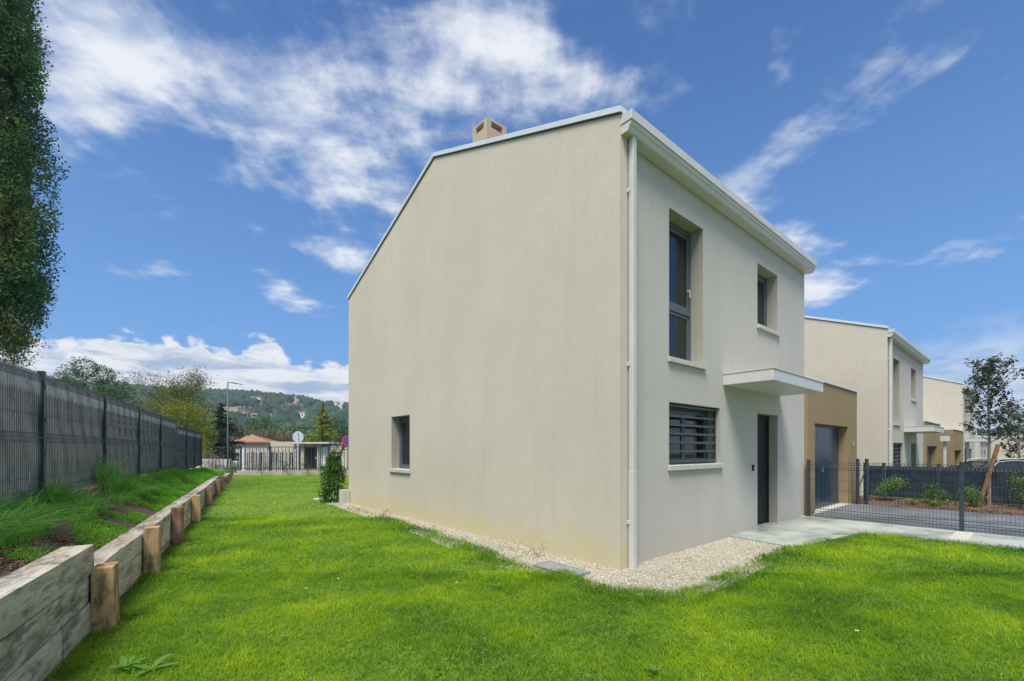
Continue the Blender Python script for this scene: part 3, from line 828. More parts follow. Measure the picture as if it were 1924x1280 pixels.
def make_house(name, s, t, z, label, mirror=False, group='white and cream terrace houses', door_leaf=True, full=True):
    root = empty(name, hp(s, t, z), HA); tag(root, label, 'house', group)
    O = (0, 0, 0); inw = (0, 1, 0); ax = (1, 0, 0)
    fx = (lambda a, b: (HW - b, HW - a)) if mirror else (lambda a, b: (a, b))
    F = .06
    holesF = [(*fx(1.24, 2.24), 2.81, 4.97), (*fx(4.33, 5.33), 3.83, 5.0), (*fx(1.24, 2.81), 1.25, 2.18), (*fx(4.33, 5.33), .0, 2.18)]
    # white facade, set back from the cream corner
    b = MB(); rv = MB(); c0 = 0 if mirror else .24
    wall_grid(b, (0, F, 0), ax, (c0, HW), -.3, lambda x: 5.62, holesF, reveal=rv)
    b.build('facade_wall', M['white'], root, weld=True); tag(rv.build('reveal', M['reveal'], root), kind='stuff')
    # cream gable (left side), corner return, back and far side walls
    b = MB(); rv = MB()
    wall_grid(b, (0, 0, 0), (0, 1, 0), (0, HD), -.3, topline, [(5.53, 6.43, 1.03, 2.25)] if not mirror else [], breaks=(RT,), inward=(1, 0, 0), reveal=rv)
    b.quad((0, 0, -.3), (.24, 0, -.3), (.24, 0, 5.62), (0, 0, 5.62)); b.quad((.24, 0, -.3), (.24, F, -.3), (.24, F, 5.62), (.24, 0, 5.62))
    b.quad((0, 0, 5.62), (.24, 0, 5.62), (.24, F, EAVE), (0, 0, EAVE))
    b.quad((0, HD, -.3), (HW, HD, -.3), (HW, HD, EAVE), (0, HD, EAVE))
    b.poly([(HW, F, -.3), (HW, HD, -.3), (HW, HD, EAVE), (HW, RT, RZ), (HW, F, EAVE)])
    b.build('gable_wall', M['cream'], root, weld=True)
    if rv.v: rv.build('window_reveal', M['reveal'], root)
    # roof slopes
    b = MB()
    for (t0, z0, t1, z1) in ((.0, EAVE - .02, RT, RZ - .02), (RT, RZ - .02, HD, EAVE - .02)):
        b.extrude([(.09, t0, z0 - .12), (.09, t1, z1 - .12), (.09, t1, z1), (.09, t0, z0)], (HW - .18, 0, 0))
    b.build('roof', M['roof'], root)
    # metal capping along the verges
    for x in (-.03, HW - .1):
        b = MB()
        for (t0, t1) in ((-.03, RT), (RT, HD + .03)):
            z0, z1 = topline(max(t0, 0)) + (-.012 if t0 < 0 else 0), topline(min(t1, HD)) - (.012 if t1 > HD else 0)
            b.extrude([(x, t0, z0 - .005), (x, t1, z1 - .005), (x, t1, z1 + .07), (x, t0, z0 + .07)], (.13, 0, 0))
        b.build('verge_capping', M['cap_metal'], root)
    for x in (-.012,):
        b = MB()
        for (t0, t1) in ((-.012, RT), (RT, HD + .012)):
            z0, z1 = topline(max(t0, 0)), topline(min(t1, HD))
            b.extrude([(x, t0, z0 - .03), (x, t1, z1 - .03), (x, t1, z1 - .006), (x, t0, z0 - .006)], (.011, 0, 0))
        b.build('shadow_gap', M['anthracite'], root)
    # box gutter: upper fascia and lower moulded trough, in two lengths with a joint
    def prof(y0, y1, zA, zB, slope=0): return [(0, y0, zB), (0, y1, zB), (0, y1, zA), (0, y0 + slope, zA)]
    for (x0, x1) in ((.01, 4.7), (4.706, HW + .06)):
        b = MB()
        pts = [(x0, -.165, 5.665), (x0, -.165, 5.545), (x0, .055, 5.545), (x0, .055, 5.665)]
        b.extrude(pts, (x1 - x0, 0, 0)); b.build('fascia', M['white_metal'], root, bevel=.004)
    b = MB(); x0, x1 = .02, HW + .05
    b.extrude([(x0, -.155, 5.538), (x0, -.140, 5.50), (x0, -.125, 5.49), (x0, -.105, 5.44), (x0, -.09, 5.43), (x0, .054, 5.43), (x0, .054, 5.538)], (x1 - x0, 0, 0))
    b.build('gutter', M['white_metal'], root)
    # downpipe
    px = HW - .24 if mirror else .15
    b = MB(); b.box(px, px + .08, -.09, -.02, 1.22, 5.43); b.box(px - .003, px + .083, -.093, -.017, -.03, 1.23)
    dp = b.build('downpipe', M['white_metal'], root, bevel=.012)
    for zb in (.55, 2.55, 4.75):
        MB().box(px - .012, px - .0035, -.05, -.002, zb, zb + .05).build('bracket', M['white_metal'], dp, bevel=.003)
    # openings
    mk = dict(O=(0, F, 0), ax=ax, inw=inw)
    a, c = fx(1.24, 2.24); make_window(root, x0=a, x1=c, z0=2.81, z1=4.97, transom=3.66, handle=True, **mk)
    a, c = fx(4.33, 5.33); make_window(root, x0=a, x1=c, z0=3.83, z1=5.0, **mk)
    a, c = fx(1.24, 2.81); make_window(root, x0=a, x1=c, z0=1.25, z1=2.18, leaves_n=2, grille=True, handle=full, **mk)
    if not mirror: make_window(root, (0, 0, 0), (0, 1, 0), (1, 0, 0), 5.53, 6.43, 1.03, 2.25, rec=.2)
    # front door
    a, c = fx(4.33, 5.33)
    b = MB(); b.box(a, a + .06, F + .16, F + .24, 0, 2.18); b.box(c - .06, c, F + .16, F + .24, 0, 2.18); b.box(a + .06, c - .06, F + .16, F + .24, 2.11, 2.18)
    b.build('door_frame', M['door'], root)
    d = MB().box(a + .062, c - .062, F + .175, F + .225, .02, 2.108).build('front_door', M['door'], root, bevel=.003)
    for k in range(4): MB().box(a + .2, c - .2, F + .17, F + .1745, .35 + k * .42, .62 + k * .42).build('door_panel', M['door'], d, bevel=.002)
    MB().tube([(a + .14, F + .13, .95), (a + .14, F + .13, 1.25)], .012, 8).box(a + .13, a + .15, F + .13, F + .175, .98, 1.0).box(a + .13, a + .15, F + .13, F + .175, 1.2, 1.22).build('handle', M['steel'], d)
    # canopy
    a, c = fx(2.92, 5.35)
    cn = MB().box(a, c, F - .78, F - .002, 2.57, 2.745).build('canopy', M['white_metal'], root, bevel=.004)
    MB().box(a - .008, c + .008, F - .79, F - .003, 2.746, 2.772).build('canopy_capping', M['concrete_sill'], cn, bevel=.003)
    # bell button
    if full:
        bb = MB().box(4.08, 4.15, F - .028, F - .001, 1.10, 1.21).build('doorbell', M['black'], root, bevel=.004)
        MB().box(4.105, 4.142, F - .032, F - .0285, 1.125, 1.16).build('button', M['white_metal'], bb)
    return root


def make_chimney(root):
    b = MB(); s0, s1, t0, t1 = .80, 1.31, 3.80, 4.29
    b.box(s0, s1, t0, t1, 6.9, 8.0)
    w = .11
    for (a, c) in ((s0, t0), (s1 - w, t0), (s0, t1 - w), (s1 - w, t1 - w)): b.box(a, a + w, c, c + w, 8.0, 8.13)
    n = len(b.v); k = .05
    for (d, z_) in ((0, 8.13), (0, 8.17), (k, 8.22)):
        b.v += [(s0 + d, t0 + d, z_), (s1 - d, t0 + d, z_), (s1 - d, t1 - d, z_), (s0 + d, t1 - d, z_)]
    b.f += [(n, n + 3, n + 2, n + 1), (n + 8, n + 9, n + 10, n + 11)]
    for r_ in (0, 4):
        for i in range(4): j = (i + 1) % 4; b.f.append((n + r_ + i, n + r_ + j, n + r_ + 4 + j, n + r_ + 4 + i))
    ch = b.build('chimney', M['chim'], root)
    MB().box(s0 + .13, s1 - .13, t0 + .13, t1 - .13, 8.001, 8.129).build('flue', M['clay'], ch)


def make_garage(name, s, t, z, label, w=4.14):
    root = empty(name, hp(s, t, z), HA); tag(root, label, 'garage', 'ochre garages beside the houses')
    H_ = 3.10; D = 6.0
    hole = (.5, 3.25, 0.0, 2.1)
    b = MB(); rv = MB()
    wall_grid(b, (0, 0, 0), (1, 0, 0), (0, w), -.3, lambda x: H_, [hole], depth=.24, reveal=rv)
    b.quad((w, 0, -.3), (w, D, -.3), (w, D, H_), (w, 0, H_)); b.quad((0, 0, -.3), (0, 0, H_), (0, D, H_), (0, D, -.3)); b.quad((0, D, -.3), (w, D, -.3), (w, D, H_), (0, D, H_))
    b.build('garage_wall', M['ochre'], root, weld=True)
    rv.build('reveal', M['ochre'], root)
    MB().box(.01, w - .01, .01, D, H_ - .15, H_ - .02).build('roof', M['concrete_sill'], root)
    MB().box(-.0, w + .03, -.03, .14, H_ + .001, H_ + .035).box(w - .1, w + .03, .1402, D, H_ + .001, H_ + .035).build('wall_capping', M['cap_metal'], root)
    d = MB().box(hole[0] + .002, hole[1] - .002, .215, .25, .03, 2.095).build('garage_door', M['gdoor'], root)
    n = 20; p = (hole[1] - hole[0] - .16) / n; x = hole[0] + .08
    me = MB().box(0, p - .028, 0, .012, .1, 2.03)
    first = None
    for k in range(n):
        if first is None: o = me.build('rib', M['gdoor'], d, bevel=.003, loc=(x, .2, 0)); first = o
        else:
            o = first.copy(); col.objects.link(o); o.location = (x + k * p, .2, 0)
    MB().box(hole[0], hole[1], .195, .214, .02, .075).build('bottom_rail', M['anthracite'], d); MB().box(hole[0], hole[1], .195, .214, 2.04, 2.098).build('rail', M['anthracite'], d)
    MB().box(1.76, 1.80, .17, .198, .92, 1.02).build('handle', M['steel'], d, bevel=.003)
    ic = MB().box(w - .46, w - .38, -.022, -.001, 1.55, 1.72).build('letter_plate', M['steel'], root, bevel=.004)
    MB().box(w - .45, w - .39, -.025, -.0225, 1.62, 1.70).build('plate_inset', M['concrete_sill'], ic)
    return root


h1 = make_house('house', 0, 0, 0, 'large pale house nearest the lawn, with blank gable wall, front door canopy and chimney')
h1['group'] = 'white and cream terrace houses'
make_chimney(h1)
make_garage('garage', 6.905, 0.0, 0, 'ochre garage with a ribbed blue door joined to the nearest house')
h2 = make_house('house', 13.15, -.3, -.47, 'second house along, with cream gable rising behind the ochre garage')
make_garage('garage', 20.06, -.3, -.47, 'ochre garage just past the second house canopy, its dark door set back')
h3 = make_house('house', 29.8, -.6, -.66, 'third house along, its cream gable showing between the second house and young tree', mirror=True)
make_garage('garage', 25.6, -.62, -.66, 'ochre garage in front of the third house gable, beside a white downpipe')


def low_house(name, s, t, z, w, d, h, label, m='white'):
    root = empty(name, hp(s, t, z), HA); tag(root, label, 'house')
    b = MB(); rv = MB()
    wall_grid(b, (0, 0, 0), (1, 0, 0), (0, w), -.3, lambda x: h, [(.9, 1.9, 0, 2.1), (3.0, 4.4, 1.0, 2.1)], reveal=rv)
    b.build('front_wall', M[m], root); rv.build('reveal', M['reveal'], root)
    b = MB(); b.quad((0, 0, -.3), (0, 0, h), (0, d, h + .5), (0, d, -.3)); b.quad((w, 0, -.3), (w, d, -.3), (w, d, h + .5), (w, 0, h)); b.quad((0, d, -.3), (0, d, h + .5), (w, d, h + .5), (w, d, -.3))
    b.build('side_wall', M['cream'], root)
    b = MB(); b.extrude([(-.03, -.15, h), (-.03, -.15, h + .14), (-.03, d + .1, h + .64), (-.03, d + .1, h + .5)], (w + .06, 0, 0)); b.build('roof', M['cap_metal'], root)
    MB().box(.902, 1.898, .18, .24, 0, 2.098).build('front_door', M['door'], root)
    make_window(root, (0, 0, 0), (1, 0, 0), (0, 1, 0), 3.0, 4.4, 1.0, 2.1, rec=.15, sill=True)
    return root
low_house('house', 38.5, -.7, -.7, 7.5, 8, 2.75, 'low white building beyond the canopy of the third house')
low_house('house', 52, -2.6, -.75, 8, 8, 3.1, 'pale low house near the far end of the row, left of second young tree')
low_house('house', 66, -8.5, -.75, 9, 8, 3.4, 'farthest pale house of the row, half hidden by the second young tree')

# white downpipe with hopper standing before garage three
dp = MB().box(-.05, .05, -.05, .05, 0, 2.45).build('hopper_downpipe', M['white_metal'], None, bevel=.01, loc=hp(24.6, -.42, -.6)); dp.rotation_euler = (0, 0, HA)
tag(dp, 'white square downpipe with a box hopper in front of an ochre garage wall', 'downpipe')
MB().box(-.2, .2, -.16, .16, 2.45, 2.70).build('hopper', M['white_metal'], dp, bevel=.02)

# white meter box by the far corner, drain grate
mb = MB().box(-.12, .12, -.09, .09, -.02, .38).build('meter_box', M['white_metal'], None, bevel=.008, loc=hp(-.13, 9.08, 0)); mb.rotation_euler = (0, 0, HA)
tag(mb, 'small white box at the foot of the house far corner beside the shrub', 'box')
MB().box(-.10, .10, -.094, -.0905, .06, .34).build('cover', M['concrete_sill'], mb, bevel=.002)
gr = empty('drain_grate', hp(-.56, .48, 0), HA); tag(gr, 'galvanised steel drain grate set in the gravel at the gable foot', 'drain grate')
b = MB(); b.box(-.15, .15, -.35, -.335, -.01, .018); b.box(-.15, .15, .335, .35, -.01, .018); b.box(-.15, -.135, -.335, .335, -.01, .018); b.box(.135, .15, -.335, .335, -.01, .018)
b.build('grate_frame', M['steel'], gr)
MB().box(-.135, .135, -.335, .335, -.02, -.008).build('grate_pit', M['black'], gr)
b = MB()
for k in range(8): b.box(-.134 + k * .0345 + .010, -.134 + k * .0345 + .018, -.334, .334, -.006, .015)
for k in range(19): b.box(-.134, .134, -.33 + k * .0352, -.327 + k * .0352, -.006, .0135)
tag(b.build('grate_bars', plain('bright_zinc', (.50, .53, .55), .45, .3, .15, 20), gr), kind='stuff')
st = MB().box(-.35, .35, -.2, .2, -.04, .02).build('stepping_slab', M['concrete_sill'], None, bevel=.01, loc=hp(-.1, 10.6, 0)); st.rotation_euler = (0, 0, HA)
tag(st, 'pale paving slab in the grass behind the corner shrub', 'paving slab')

# ---------------------------------------------------------------- sleeper retaining wall
rw = empty('retaining_wall', gp(5.0, 0, 0)); tag(rw, 'low wall of weathered grey timber sleepers with brown posts holding the planting bed', 'retaining wall')
def world_part(o):            # keep world placement although parented
    o.parent = rw; o.matrix_parent_inverse = Matrix.Translation(Vector(rw.location)).inverted()
def wonky_box(L, D, H_, j=.006, segs=6):
    b = MB(); r_ = random
    rings = []
    for i in range(segs + 1):
        x = -L / 2 + L * i / segs; o = [(r_.uniform(-j, j), r_.uniform(-j, j)) for _ in range(4)]
        rings.append([(x, -D / 2 + o[0][0], -H_ / 2 + o[0][1] * .5), (x, D / 2 + o[1][0], -H_ / 2 + o[1][1] * .5), (x, D / 2 + o[2][0], H_ / 2 + o[2][1] * .7), (x, -D / 2 + o[3][0], H_ / 2 + o[3][1] * .7)])
    for r0, r1 in zip(rings[:-1], rings[1:]):
        for k in range(4): b.quad(r0[k], r1[k], r1[(k + 1) % 4], r0[(k + 1) % 4])
    b.quad(*rings[0]); b.quad(*reversed(rings[-1]))
    return b
def sleeper(a0, a1, z0, z1, off=0.0):
    L = a1 - a0 - .008
    o = wonky_box(L, .20, z1 - z0 - .010, .004).build('sleeper', M['sleeper'], None, bevel=.007, weld=True)
    o.location = gp((a0 + a1) / 2, -.10 + off, (z0 + z1) / 2); o.rotation_euler = (0, random.uniform(-.002, .002), GA + random.uniform(-.003, .003)); world_part(o); return o
sleeper(-.6, 2.3, .472, .708); sleeper(2.3, 5.03, .472, .708, .004); sleeper(-1, 1.5, .236, .472); sleeper(1.5, 5.03, .236, .472, -.003)
sleeper(.1, 1.9, 0, .236, .002); sleeper(1.9, 4.33, 0, .236); sleeper(4.33, 5.03, 0, .236, .006); sleeper(.0, 5.03, -.236, 0)
for (z0, z1, js) in ((.27, .49, (5.04, 6.9, 8.6, 11.2, 13.6, 16.0, 18.2, 20.3)), (.05, .27, (5.04, 6.1, 8.3, 9.6, 12.4, 14.9, 17.3, 20.3, 22.6, 25.2, 27.6)), (-.17, .05, (5.04, 7.6, 10.1, 12.6, 15.2, 17.7, 20.3, 23, 27.6))):
    for a0, a1 in zip(js[:-1], js[1:]): sleeper(a0, a1, z0, z1, random.uniform(-.008, .008))
def post(a, w, d, top, m, tilt=0):
    o = wonky_box(top + .25, d, w, .006, 5).build('post', M[m], None, bevel=.012, weld=True)
    o.rotation_euler = (tilt, -math.pi / 2, 0); e = o.rotation_euler.to_matrix().to_4x4()
    Mx = Matrix.Translation(Vector(gp(a, .006 + d / 2, (top - .25) / 2))) @ Matrix.Rotation(GA, 4, 'Z') @ Matrix(((0, 0, 1, 0), (0, 1, 0, 0), (1, 0, 0, 0), (0, 0, 0, 1))) @ Matrix.Rotation(tilt, 4, 'Z')
    o.matrix_world = Mx; o.parent = rw; o.matrix_parent_inverse = Matrix.Translation(Vector(rw.location)).inverted(); o.matrix_basis = Mx
for a, w, d, top, m, ti in ((5.02, .20, .15, .52, 'post', .01), (6.98, .16, .15, .55, 'post', 0), (9.0, .16, .15, .565, 'post_red', .0), (11.55, .17, .16, .53, 'post', .01), (14.45, .17, .16, .50, 'post_red', 0), (17.6, .17, .16, .50, 'post_red', 0), (19.7, .18, .16, .51, 'post_red', 0),
                              (21.6, .15, .13, .31, 'post_red', 0), (23.2, .15, .13, .29, 'post_red', 0), (24.9, .15, .13, .30, 'post_red', 0), (26.6, .17, .13, .33, 'post_red', 0)):
    post(a, w, d, top, m, ti)

# planting bed
def bed_z(a, b):
    lo = np.interp(a, [-3, 4.6, 5.3, 19.5, 21, 28], [.64, .64, .45, .45, .28, .25])
    hi = np.interp(a, [-3, 6, 9, 17, 18.5, 24, 28], [1.02, 1.0, .92, .86, .74, .60, .5])
    f = np.clip((-b - .18) / .9, 0, 1)
    return lo + (hi - lo) * f ** 1.15
aa = np.arange(-3, 28.2, .12); bb = np.linspace(-.16, -1.5, 14)
Ag, Bg = np.meshgrid(aa, bb, indexing='ij')
Xg = Ag * WX + (Bg - 1.19) * NX; Yg = Ag * WY + (Bg - 1.19) * NY
Zg = bed_z(Ag, Bg) + .05 * (vnoise(Ag, Bg, .35, 41) - .5) * (Bg < -.25)
V = np.stack([Xg, Yg, Zg], -1).reshape(-1, 3)
ii = np.arange(len(aa) - 1)[:, None] * 14 + np.arange(13)[None]
tag(np_mesh('planting_bed', V, np.stack([ii, ii + 1, ii + 15, ii + 14], -1).reshape(-1, 4), M['earth'], smooth=True), kind='structure')
# bank behind the fence
b = MB(); b.quad(gp(-3, -1.45, .98), gp(28, -1.45, .48), gp(28, -5, GROUND), gp(-3, -5, GROUND)); tag(b.build('bank', M['terrain']), kind='structure')
# chips
n = 17000; a_ = rng.uniform(0, 26, n) ** 1.0; b2 = -rng.uniform(.2, 1.05, n); P = np.stack([a_ * WX + (b2 - 1.19) * NX, a_ * WY + (b2 - 1.19) * NY, bed_z(a_, b2) + .004], 1)
bits('bark_chips', P, .018, M['barkchip'], .25, label='brown bark chips strewn over the raised planting bed', cat='bark chips')
# cover of feathery low weeds
r = np.random.default_rng(51)
def bed_pts(n, amin, amax, b0, b1, thr, sc1, seed):
    a = r.uniform(amin, amax, n); b = -r.uniform(b0, b1, n)
    m_ = vnoise(a, b, sc1, seed) * .65 + vnoise(a, b, sc1 * 2.6, seed + 1) * .5
    k = m_ > thr; a = a[k]; b = b[k]
    return np.stack([a * WX + (b - 1.19) * NX, a * WY + (b - 1.19) * NY, bed_z(a, b)], 1), a, b, m_[k]
P, a, b, mm = bed_pts(110000, 1.5, 27.5, .2, 1.05, .52, .33, 61)
hgt = np.clip((mm - .50) * .55, .01, .12) * r.uniform(.3, 1.1, len(P))
P[:, 2] += hgt
V, F, rn = leaf_arrays(P, np.interp(a, [2, 8, 27], [.020, .030, .06]), aspect=.38, outward=np.array([[0, 0, .5]]), r=r)
P2, a2, b3, m2 = bed_pts(30000, 1.5, 27.5, .2, 1.05, .51, .33, 61)
V2, F2 = blades(P2, r.uniform(.03, .11, len(P2)) * 1.1, np.interp(a2, [2, 8, 27], [.004, .007, .015]), r.uniform(.3, 1.2, len(P2)), r, 2)
tag(np_mesh('ground_cover', np.concatenate([V, V2]), np.concatenate([F, F2 + len(V)]), M['fern'], np.concatenate([rn, np.repeat(r.random(len(P2)), 2)])), 'feathery bright green weeds covering the planting bed', 'weeds', kind='stuff')
# tall arching grass along the fence foot
P, a, b, mm = bed_pts(13000, 1.0, 15, .58, 1.0, .52, .5, 71)
tall = np.interp(a, [1, 6, 9.8, 10.5, 15], [.52, .52, .40, .20, .12]) * np.clip((mm - .42) * 3.2, .3, 1.15)
V, F = blades(P, tall * r.uniform(.5, 1.25, len(P)), np.interp(a, [1, 15], [.010, .014]), r.uniform(.5, 2.0, len(P)), r, 5)
kx = 9.55; n3 = 260; a3 = r.normal(kx, .12, n3); b4 = -r.uniform(.78, .98, n3)
P3 = np.stack([a3 * WX + (b4 - 1.19) * NX, a3 * WY + (b4 - 1.19) * NY, bed_z(a3, b4)], 1)
V3, F3 = blades(P3, r.uniform(.35, .75, n3), np.full(n3, .010), r.uniform(.1, .8, n3), r, 5)
tag(np_mesh('tall_grass', np.concatenate([V, V3]), np.concatenate([F, F3 + len(V)]), M['weed'], np.concatenate([np.repeat(r.random(len(P)), 5), np.repeat(r.random(n3), 5)])), 'long arching grass growing along the foot of the slatted fence', 'tall grass', kind='stuff')
P, a, b, mm = bed_pts(26000, 16, 27.6, .3, 1.05, .30, .6, 81)
V, F = blades(P, r.uniform(.06, .17, len(P)), np.full(len(P), .018), r.uniform(.3, 1.2, len(P)), r, 3)
tag(np_mesh('bed_grass', V, F, M['fern'], np.repeat(r.random(len(P)), 3)), 'green grass at the far end of the raised bed', 'grass', kind='stuff')
# ================================================================ FENCES
def wire_panel(L, zlist, folds, pitch=.05, rad=.0019, spikes=True, z0=0, z1=1.5):
    """welded mesh with V folds; local x along, y out"""
    b = MB()
    path = [z0]
    ys = {}
    pts = [(z0, 0)]
    for (fz) in folds: pts += [(fz - .05, 0), (fz, -.035), (fz + .05, 0)]
    pts += [(z1 + (.025 if spikes else 0), 0)]
    pts = sorted(set(pts))
    n = int(L / pitch)
    for k in range(n + 1):
        x = (L - n * pitch) / 2 + k * pitch
        for (za, ya), (zb, yb) in zip(pts[:-1], pts[1:]): b.bar((x, ya, za), (x, yb, zb), rad * 1.8)
    for z_ in zlist: b.bar((0, -.004, z_), (L, -.004, z_), rad * 2.4)
    for fz in folds:
        for z_, y_ in ((fz - .05, -.003), (fz, -.038), (fz + .05, -.003)): b.bar((0, y_, z_), (L, y_, z_), rad * 4)
    return b

def slat_set(L, z0, z1, folds, pitch=.05, w=.0492, seed=0, wav=.010):
    r_ = random.Random(seed); b = MB(); n = int(L / pitch)
    zs = np.linspace(z0, z1, 15)
    for k in range(n):
        x = (L - n * pitch) / 2 + (k + .5) * pitch; ph = r_.uniform(0, .25); am = wav * r_.uniform(.8, 1.15)
        prev = None
        for z_ in zs:
            d = min([abs(z_ - f_) for f_ in folds] + [1])
            bend = am * math.sin((z_ - z0) * 8.3 + ph) + .008 * math.sin((z_ - z0) * 3.1)
            tw = .0022 * math.sin((z_ - z0) * 7 + ph + k * .7); dx = .0045 * math.sin((z_ - z0) * 8.3)
            c = [(x - w / 2 + dx, .012 + bend - tw, z_), (x + w / 2 + dx, .012 + bend + tw, z_), (x + w / 2 + dx, .016 + bend + tw, z_), (x - w / 2 + dx, .016 + bend - tw, z_)]
            if prev:
                for q in range(4): b.quad(prev[q], prev[(q + 1) % 4], c[(q + 1) % 4], c[q])
            prev = c
    return b

lf = empty('slatted_fence', gp(7.38, -1.02, .9)); tag(lf, 'grey slatted mesh fence with dark posts along the left garden boundary', 'fence')
inv = Matrix.Translation(Vector(lf.location)).inverted()
PL = 2.47
wp = [wire_panel(PL, (.27, 1.0), (.08, .73, 1.43), spikes=False), ]
m_wire = None; slm = []
for k in range(-3, 8):
    a0 = 7.38 + 2.53 * k
    top = {4: 2.42}.get(k, 2.41 if k < 5 else 2.26)
    # post k
    b = MB(); b.box(-.03, .03, -.03, .03, top - 1.66, top); b.box(-.034, .034, -.034, .034, top, top + .012)
    for q in range(4): b.box(-.008, .008, -.036, -.03, top - 1.4 + q * .4, top - 1.34 + q * .4)
    p = b.build('post', M['fence_metal'], None, bevel=.003)
    p.matrix_basis = Matrix.Translation(Vector(gp(a0, -1.02, 0))) @ Matrix.Rotation(GA, 4, 'Z') @ Matrix.Rotation(.035 if k == 4 else random.uniform(-.004, .004), 4, 'Y')
    p.parent = lf; p.matrix_parent_inverse = inv
    if k == 7: break
    zb = (2.405 if k < 4 else 2.25) - 1.5
    if m_wire is None:
        o = wp[0].build('mesh_panel', M['wire'], None); m_wire = o.data
    else:
        o = link('mesh_panel', m_wire, None)
    Mx = Matrix.Translation(Vector(gp(a0 + .03, -1.02, zb))) @ Matrix.Rotation(GA, 4, 'Z')
    # local -y must face the lawn (+n): rotate so x runs along -w
    o.matrix_basis = Mx; o.parent = lf; o.matrix_parent_inverse = inv
    if len(slm) < 3: o = slat_set(PL, .04, 1.47, (.08, .73, 1.43), seed=k, wav=.010).build('slats', M['slat'], None); slm.append(o.data)
    else: o = link('slats', slm[k % 3], None)
    o.matrix_basis = Mx; o.parent = lf; o.matrix_parent_inverse = inv; o['kind'] = 'stuff'

def simple_fence(name, label, s, ks, base, top, slats, t0, group=None, fold=(.12, 1.10)):
    root = empty(name, hp(s, t0, 0), HA - math.pi / 2); tag(root, label, 'fence', group)     # local x runs towards -u
    for k in ks: MB().box(k - .03, k + .03, -.03, .03, -.02, top + .05).box(k - .034, k + .034, -.034, .034, top + .05, top + .06).build('post', M['fence_metal'], root, bevel=.003)
    for k0, k1 in zip(ks[:-1], ks[1:]):
        L = k1 - k0 - .06; Ht = top - base
        b = wire_panel(L, [Ht * q for q in ((.33, .5, .68) if not slats else (.35, .6))] + [.02, Ht], (.12, Ht - .1), z0=0, z1=Ht, rad=.0026)
        o = b.build('mesh_panel', M['wire'], root, loc=(k0 + .03, 0, base))
        o.rotation_euler = (0, 0, 0)
        if slats:
            o = slat_set(L, .03, Ht - .03, (.12, Ht - .1), seed=3, wav=.006).build('slats', M['slat_dark'], root, loc=(k0 + .03, 0.0, base)); o['kind'] = 'stuff'
    return root
simple_fence('mesh_fence', 'open dark wire fence with slim posts between the lawn path and the driveway', 6.81, [.05, 2.46, 4.9, 7.4, 9.9], .03, 1.21, False, 0)
simple_fence('screen_fence', 'dark blue slatted fence behind the shrubs along the driveway', 11.6, [-.1, .33, 1.46, 3.96, 6.46, 8.96], .13, 1.05, True, -.17)
# pale render wall strip and little gate between garage corner and screen fence
gt = empty('garden_gate', hp(11.1, -.25, 0), HA); tag(gt, 'narrow dark gate with a diagonal brace between garage corner and screen fence', 'gate')
gt.rotation_euler = (0, 0, 0); gt.location = (9.36, 12.2, 0)
MB().box(-.028, .028, -.03, .03, 0, 1.24).build('gate_post', M['fence_metal'], gt, bevel=.003)
MB().box(.21, .27, -.03, .03, 0, 1.24).build('gate_post', M['fence_metal'], gt, bevel=.003)
MB().box(.40, .42, .28, .32, .05, 1.12).build('gate_stile', M['fence_metal'], gt, bevel=.003)
MB().bar((.03, .02, .42), (.40, .28, .86), .022).build('brace', M['fence_metal'], gt)
tag(MB().box(9.65, 10.2, 13.3, 13.4, -.5, 1.02).build('pebbledash_wall', plain('pebbledash', (.42, .41, .40), .9, 0, .3, 40, .01, 60)), 'short grey pebbledash wall seen behind the narrow gate', 'wall')

# railing at the end of the garden, on its low wall
YR = 26.2
lw = tag(MB().box(at(446, YR)[0], at(760, YR)[0], YR - .12, YR + .12, -.5, .24).build('low_wall', plain('warm_concrete', (.42, .36, .28), .85, 0, .12, 3, .004, 60), None, bevel=.02), 'low concrete wall under the railing at the end of the lawn', 'wall')
rl = empty('railing', (at(389, YR)[0], YR, 0)); tag(rl, 'black metal railing of upright bars closing off the far end of the garden', 'railing')
x0 = rl.location.x; L = at(760, YR)[0] - x0
MB().box(0, L, -.02, .02, 1.60, 1.64).build('top_rail', M['fence_metal'], rl)
MB().box(0, L, -.02, .02, .36, .40).build('bottom_rail', M['fence_metal'], rl)
bar0 = MB().box(-.011, .011, -.011, .011, .401, 1.599).build('bar', M['fence_metal'], rl, loc=(.1, 0, 0))
k = 1
while .1 + k * .213 < L:
    o = bar0.copy(); col.objects.link(o); o.location = (.1 + k * .213, 0, 0); k += 1
for px in (451, 506, 561, 616, 671, 726):
    MB().box(-.035, .035, -.035, .035, .1, 1.68).build('post', M['fence_metal'], rl, loc=(at(px, YR)[0] - x0 + .04, .0, 0))

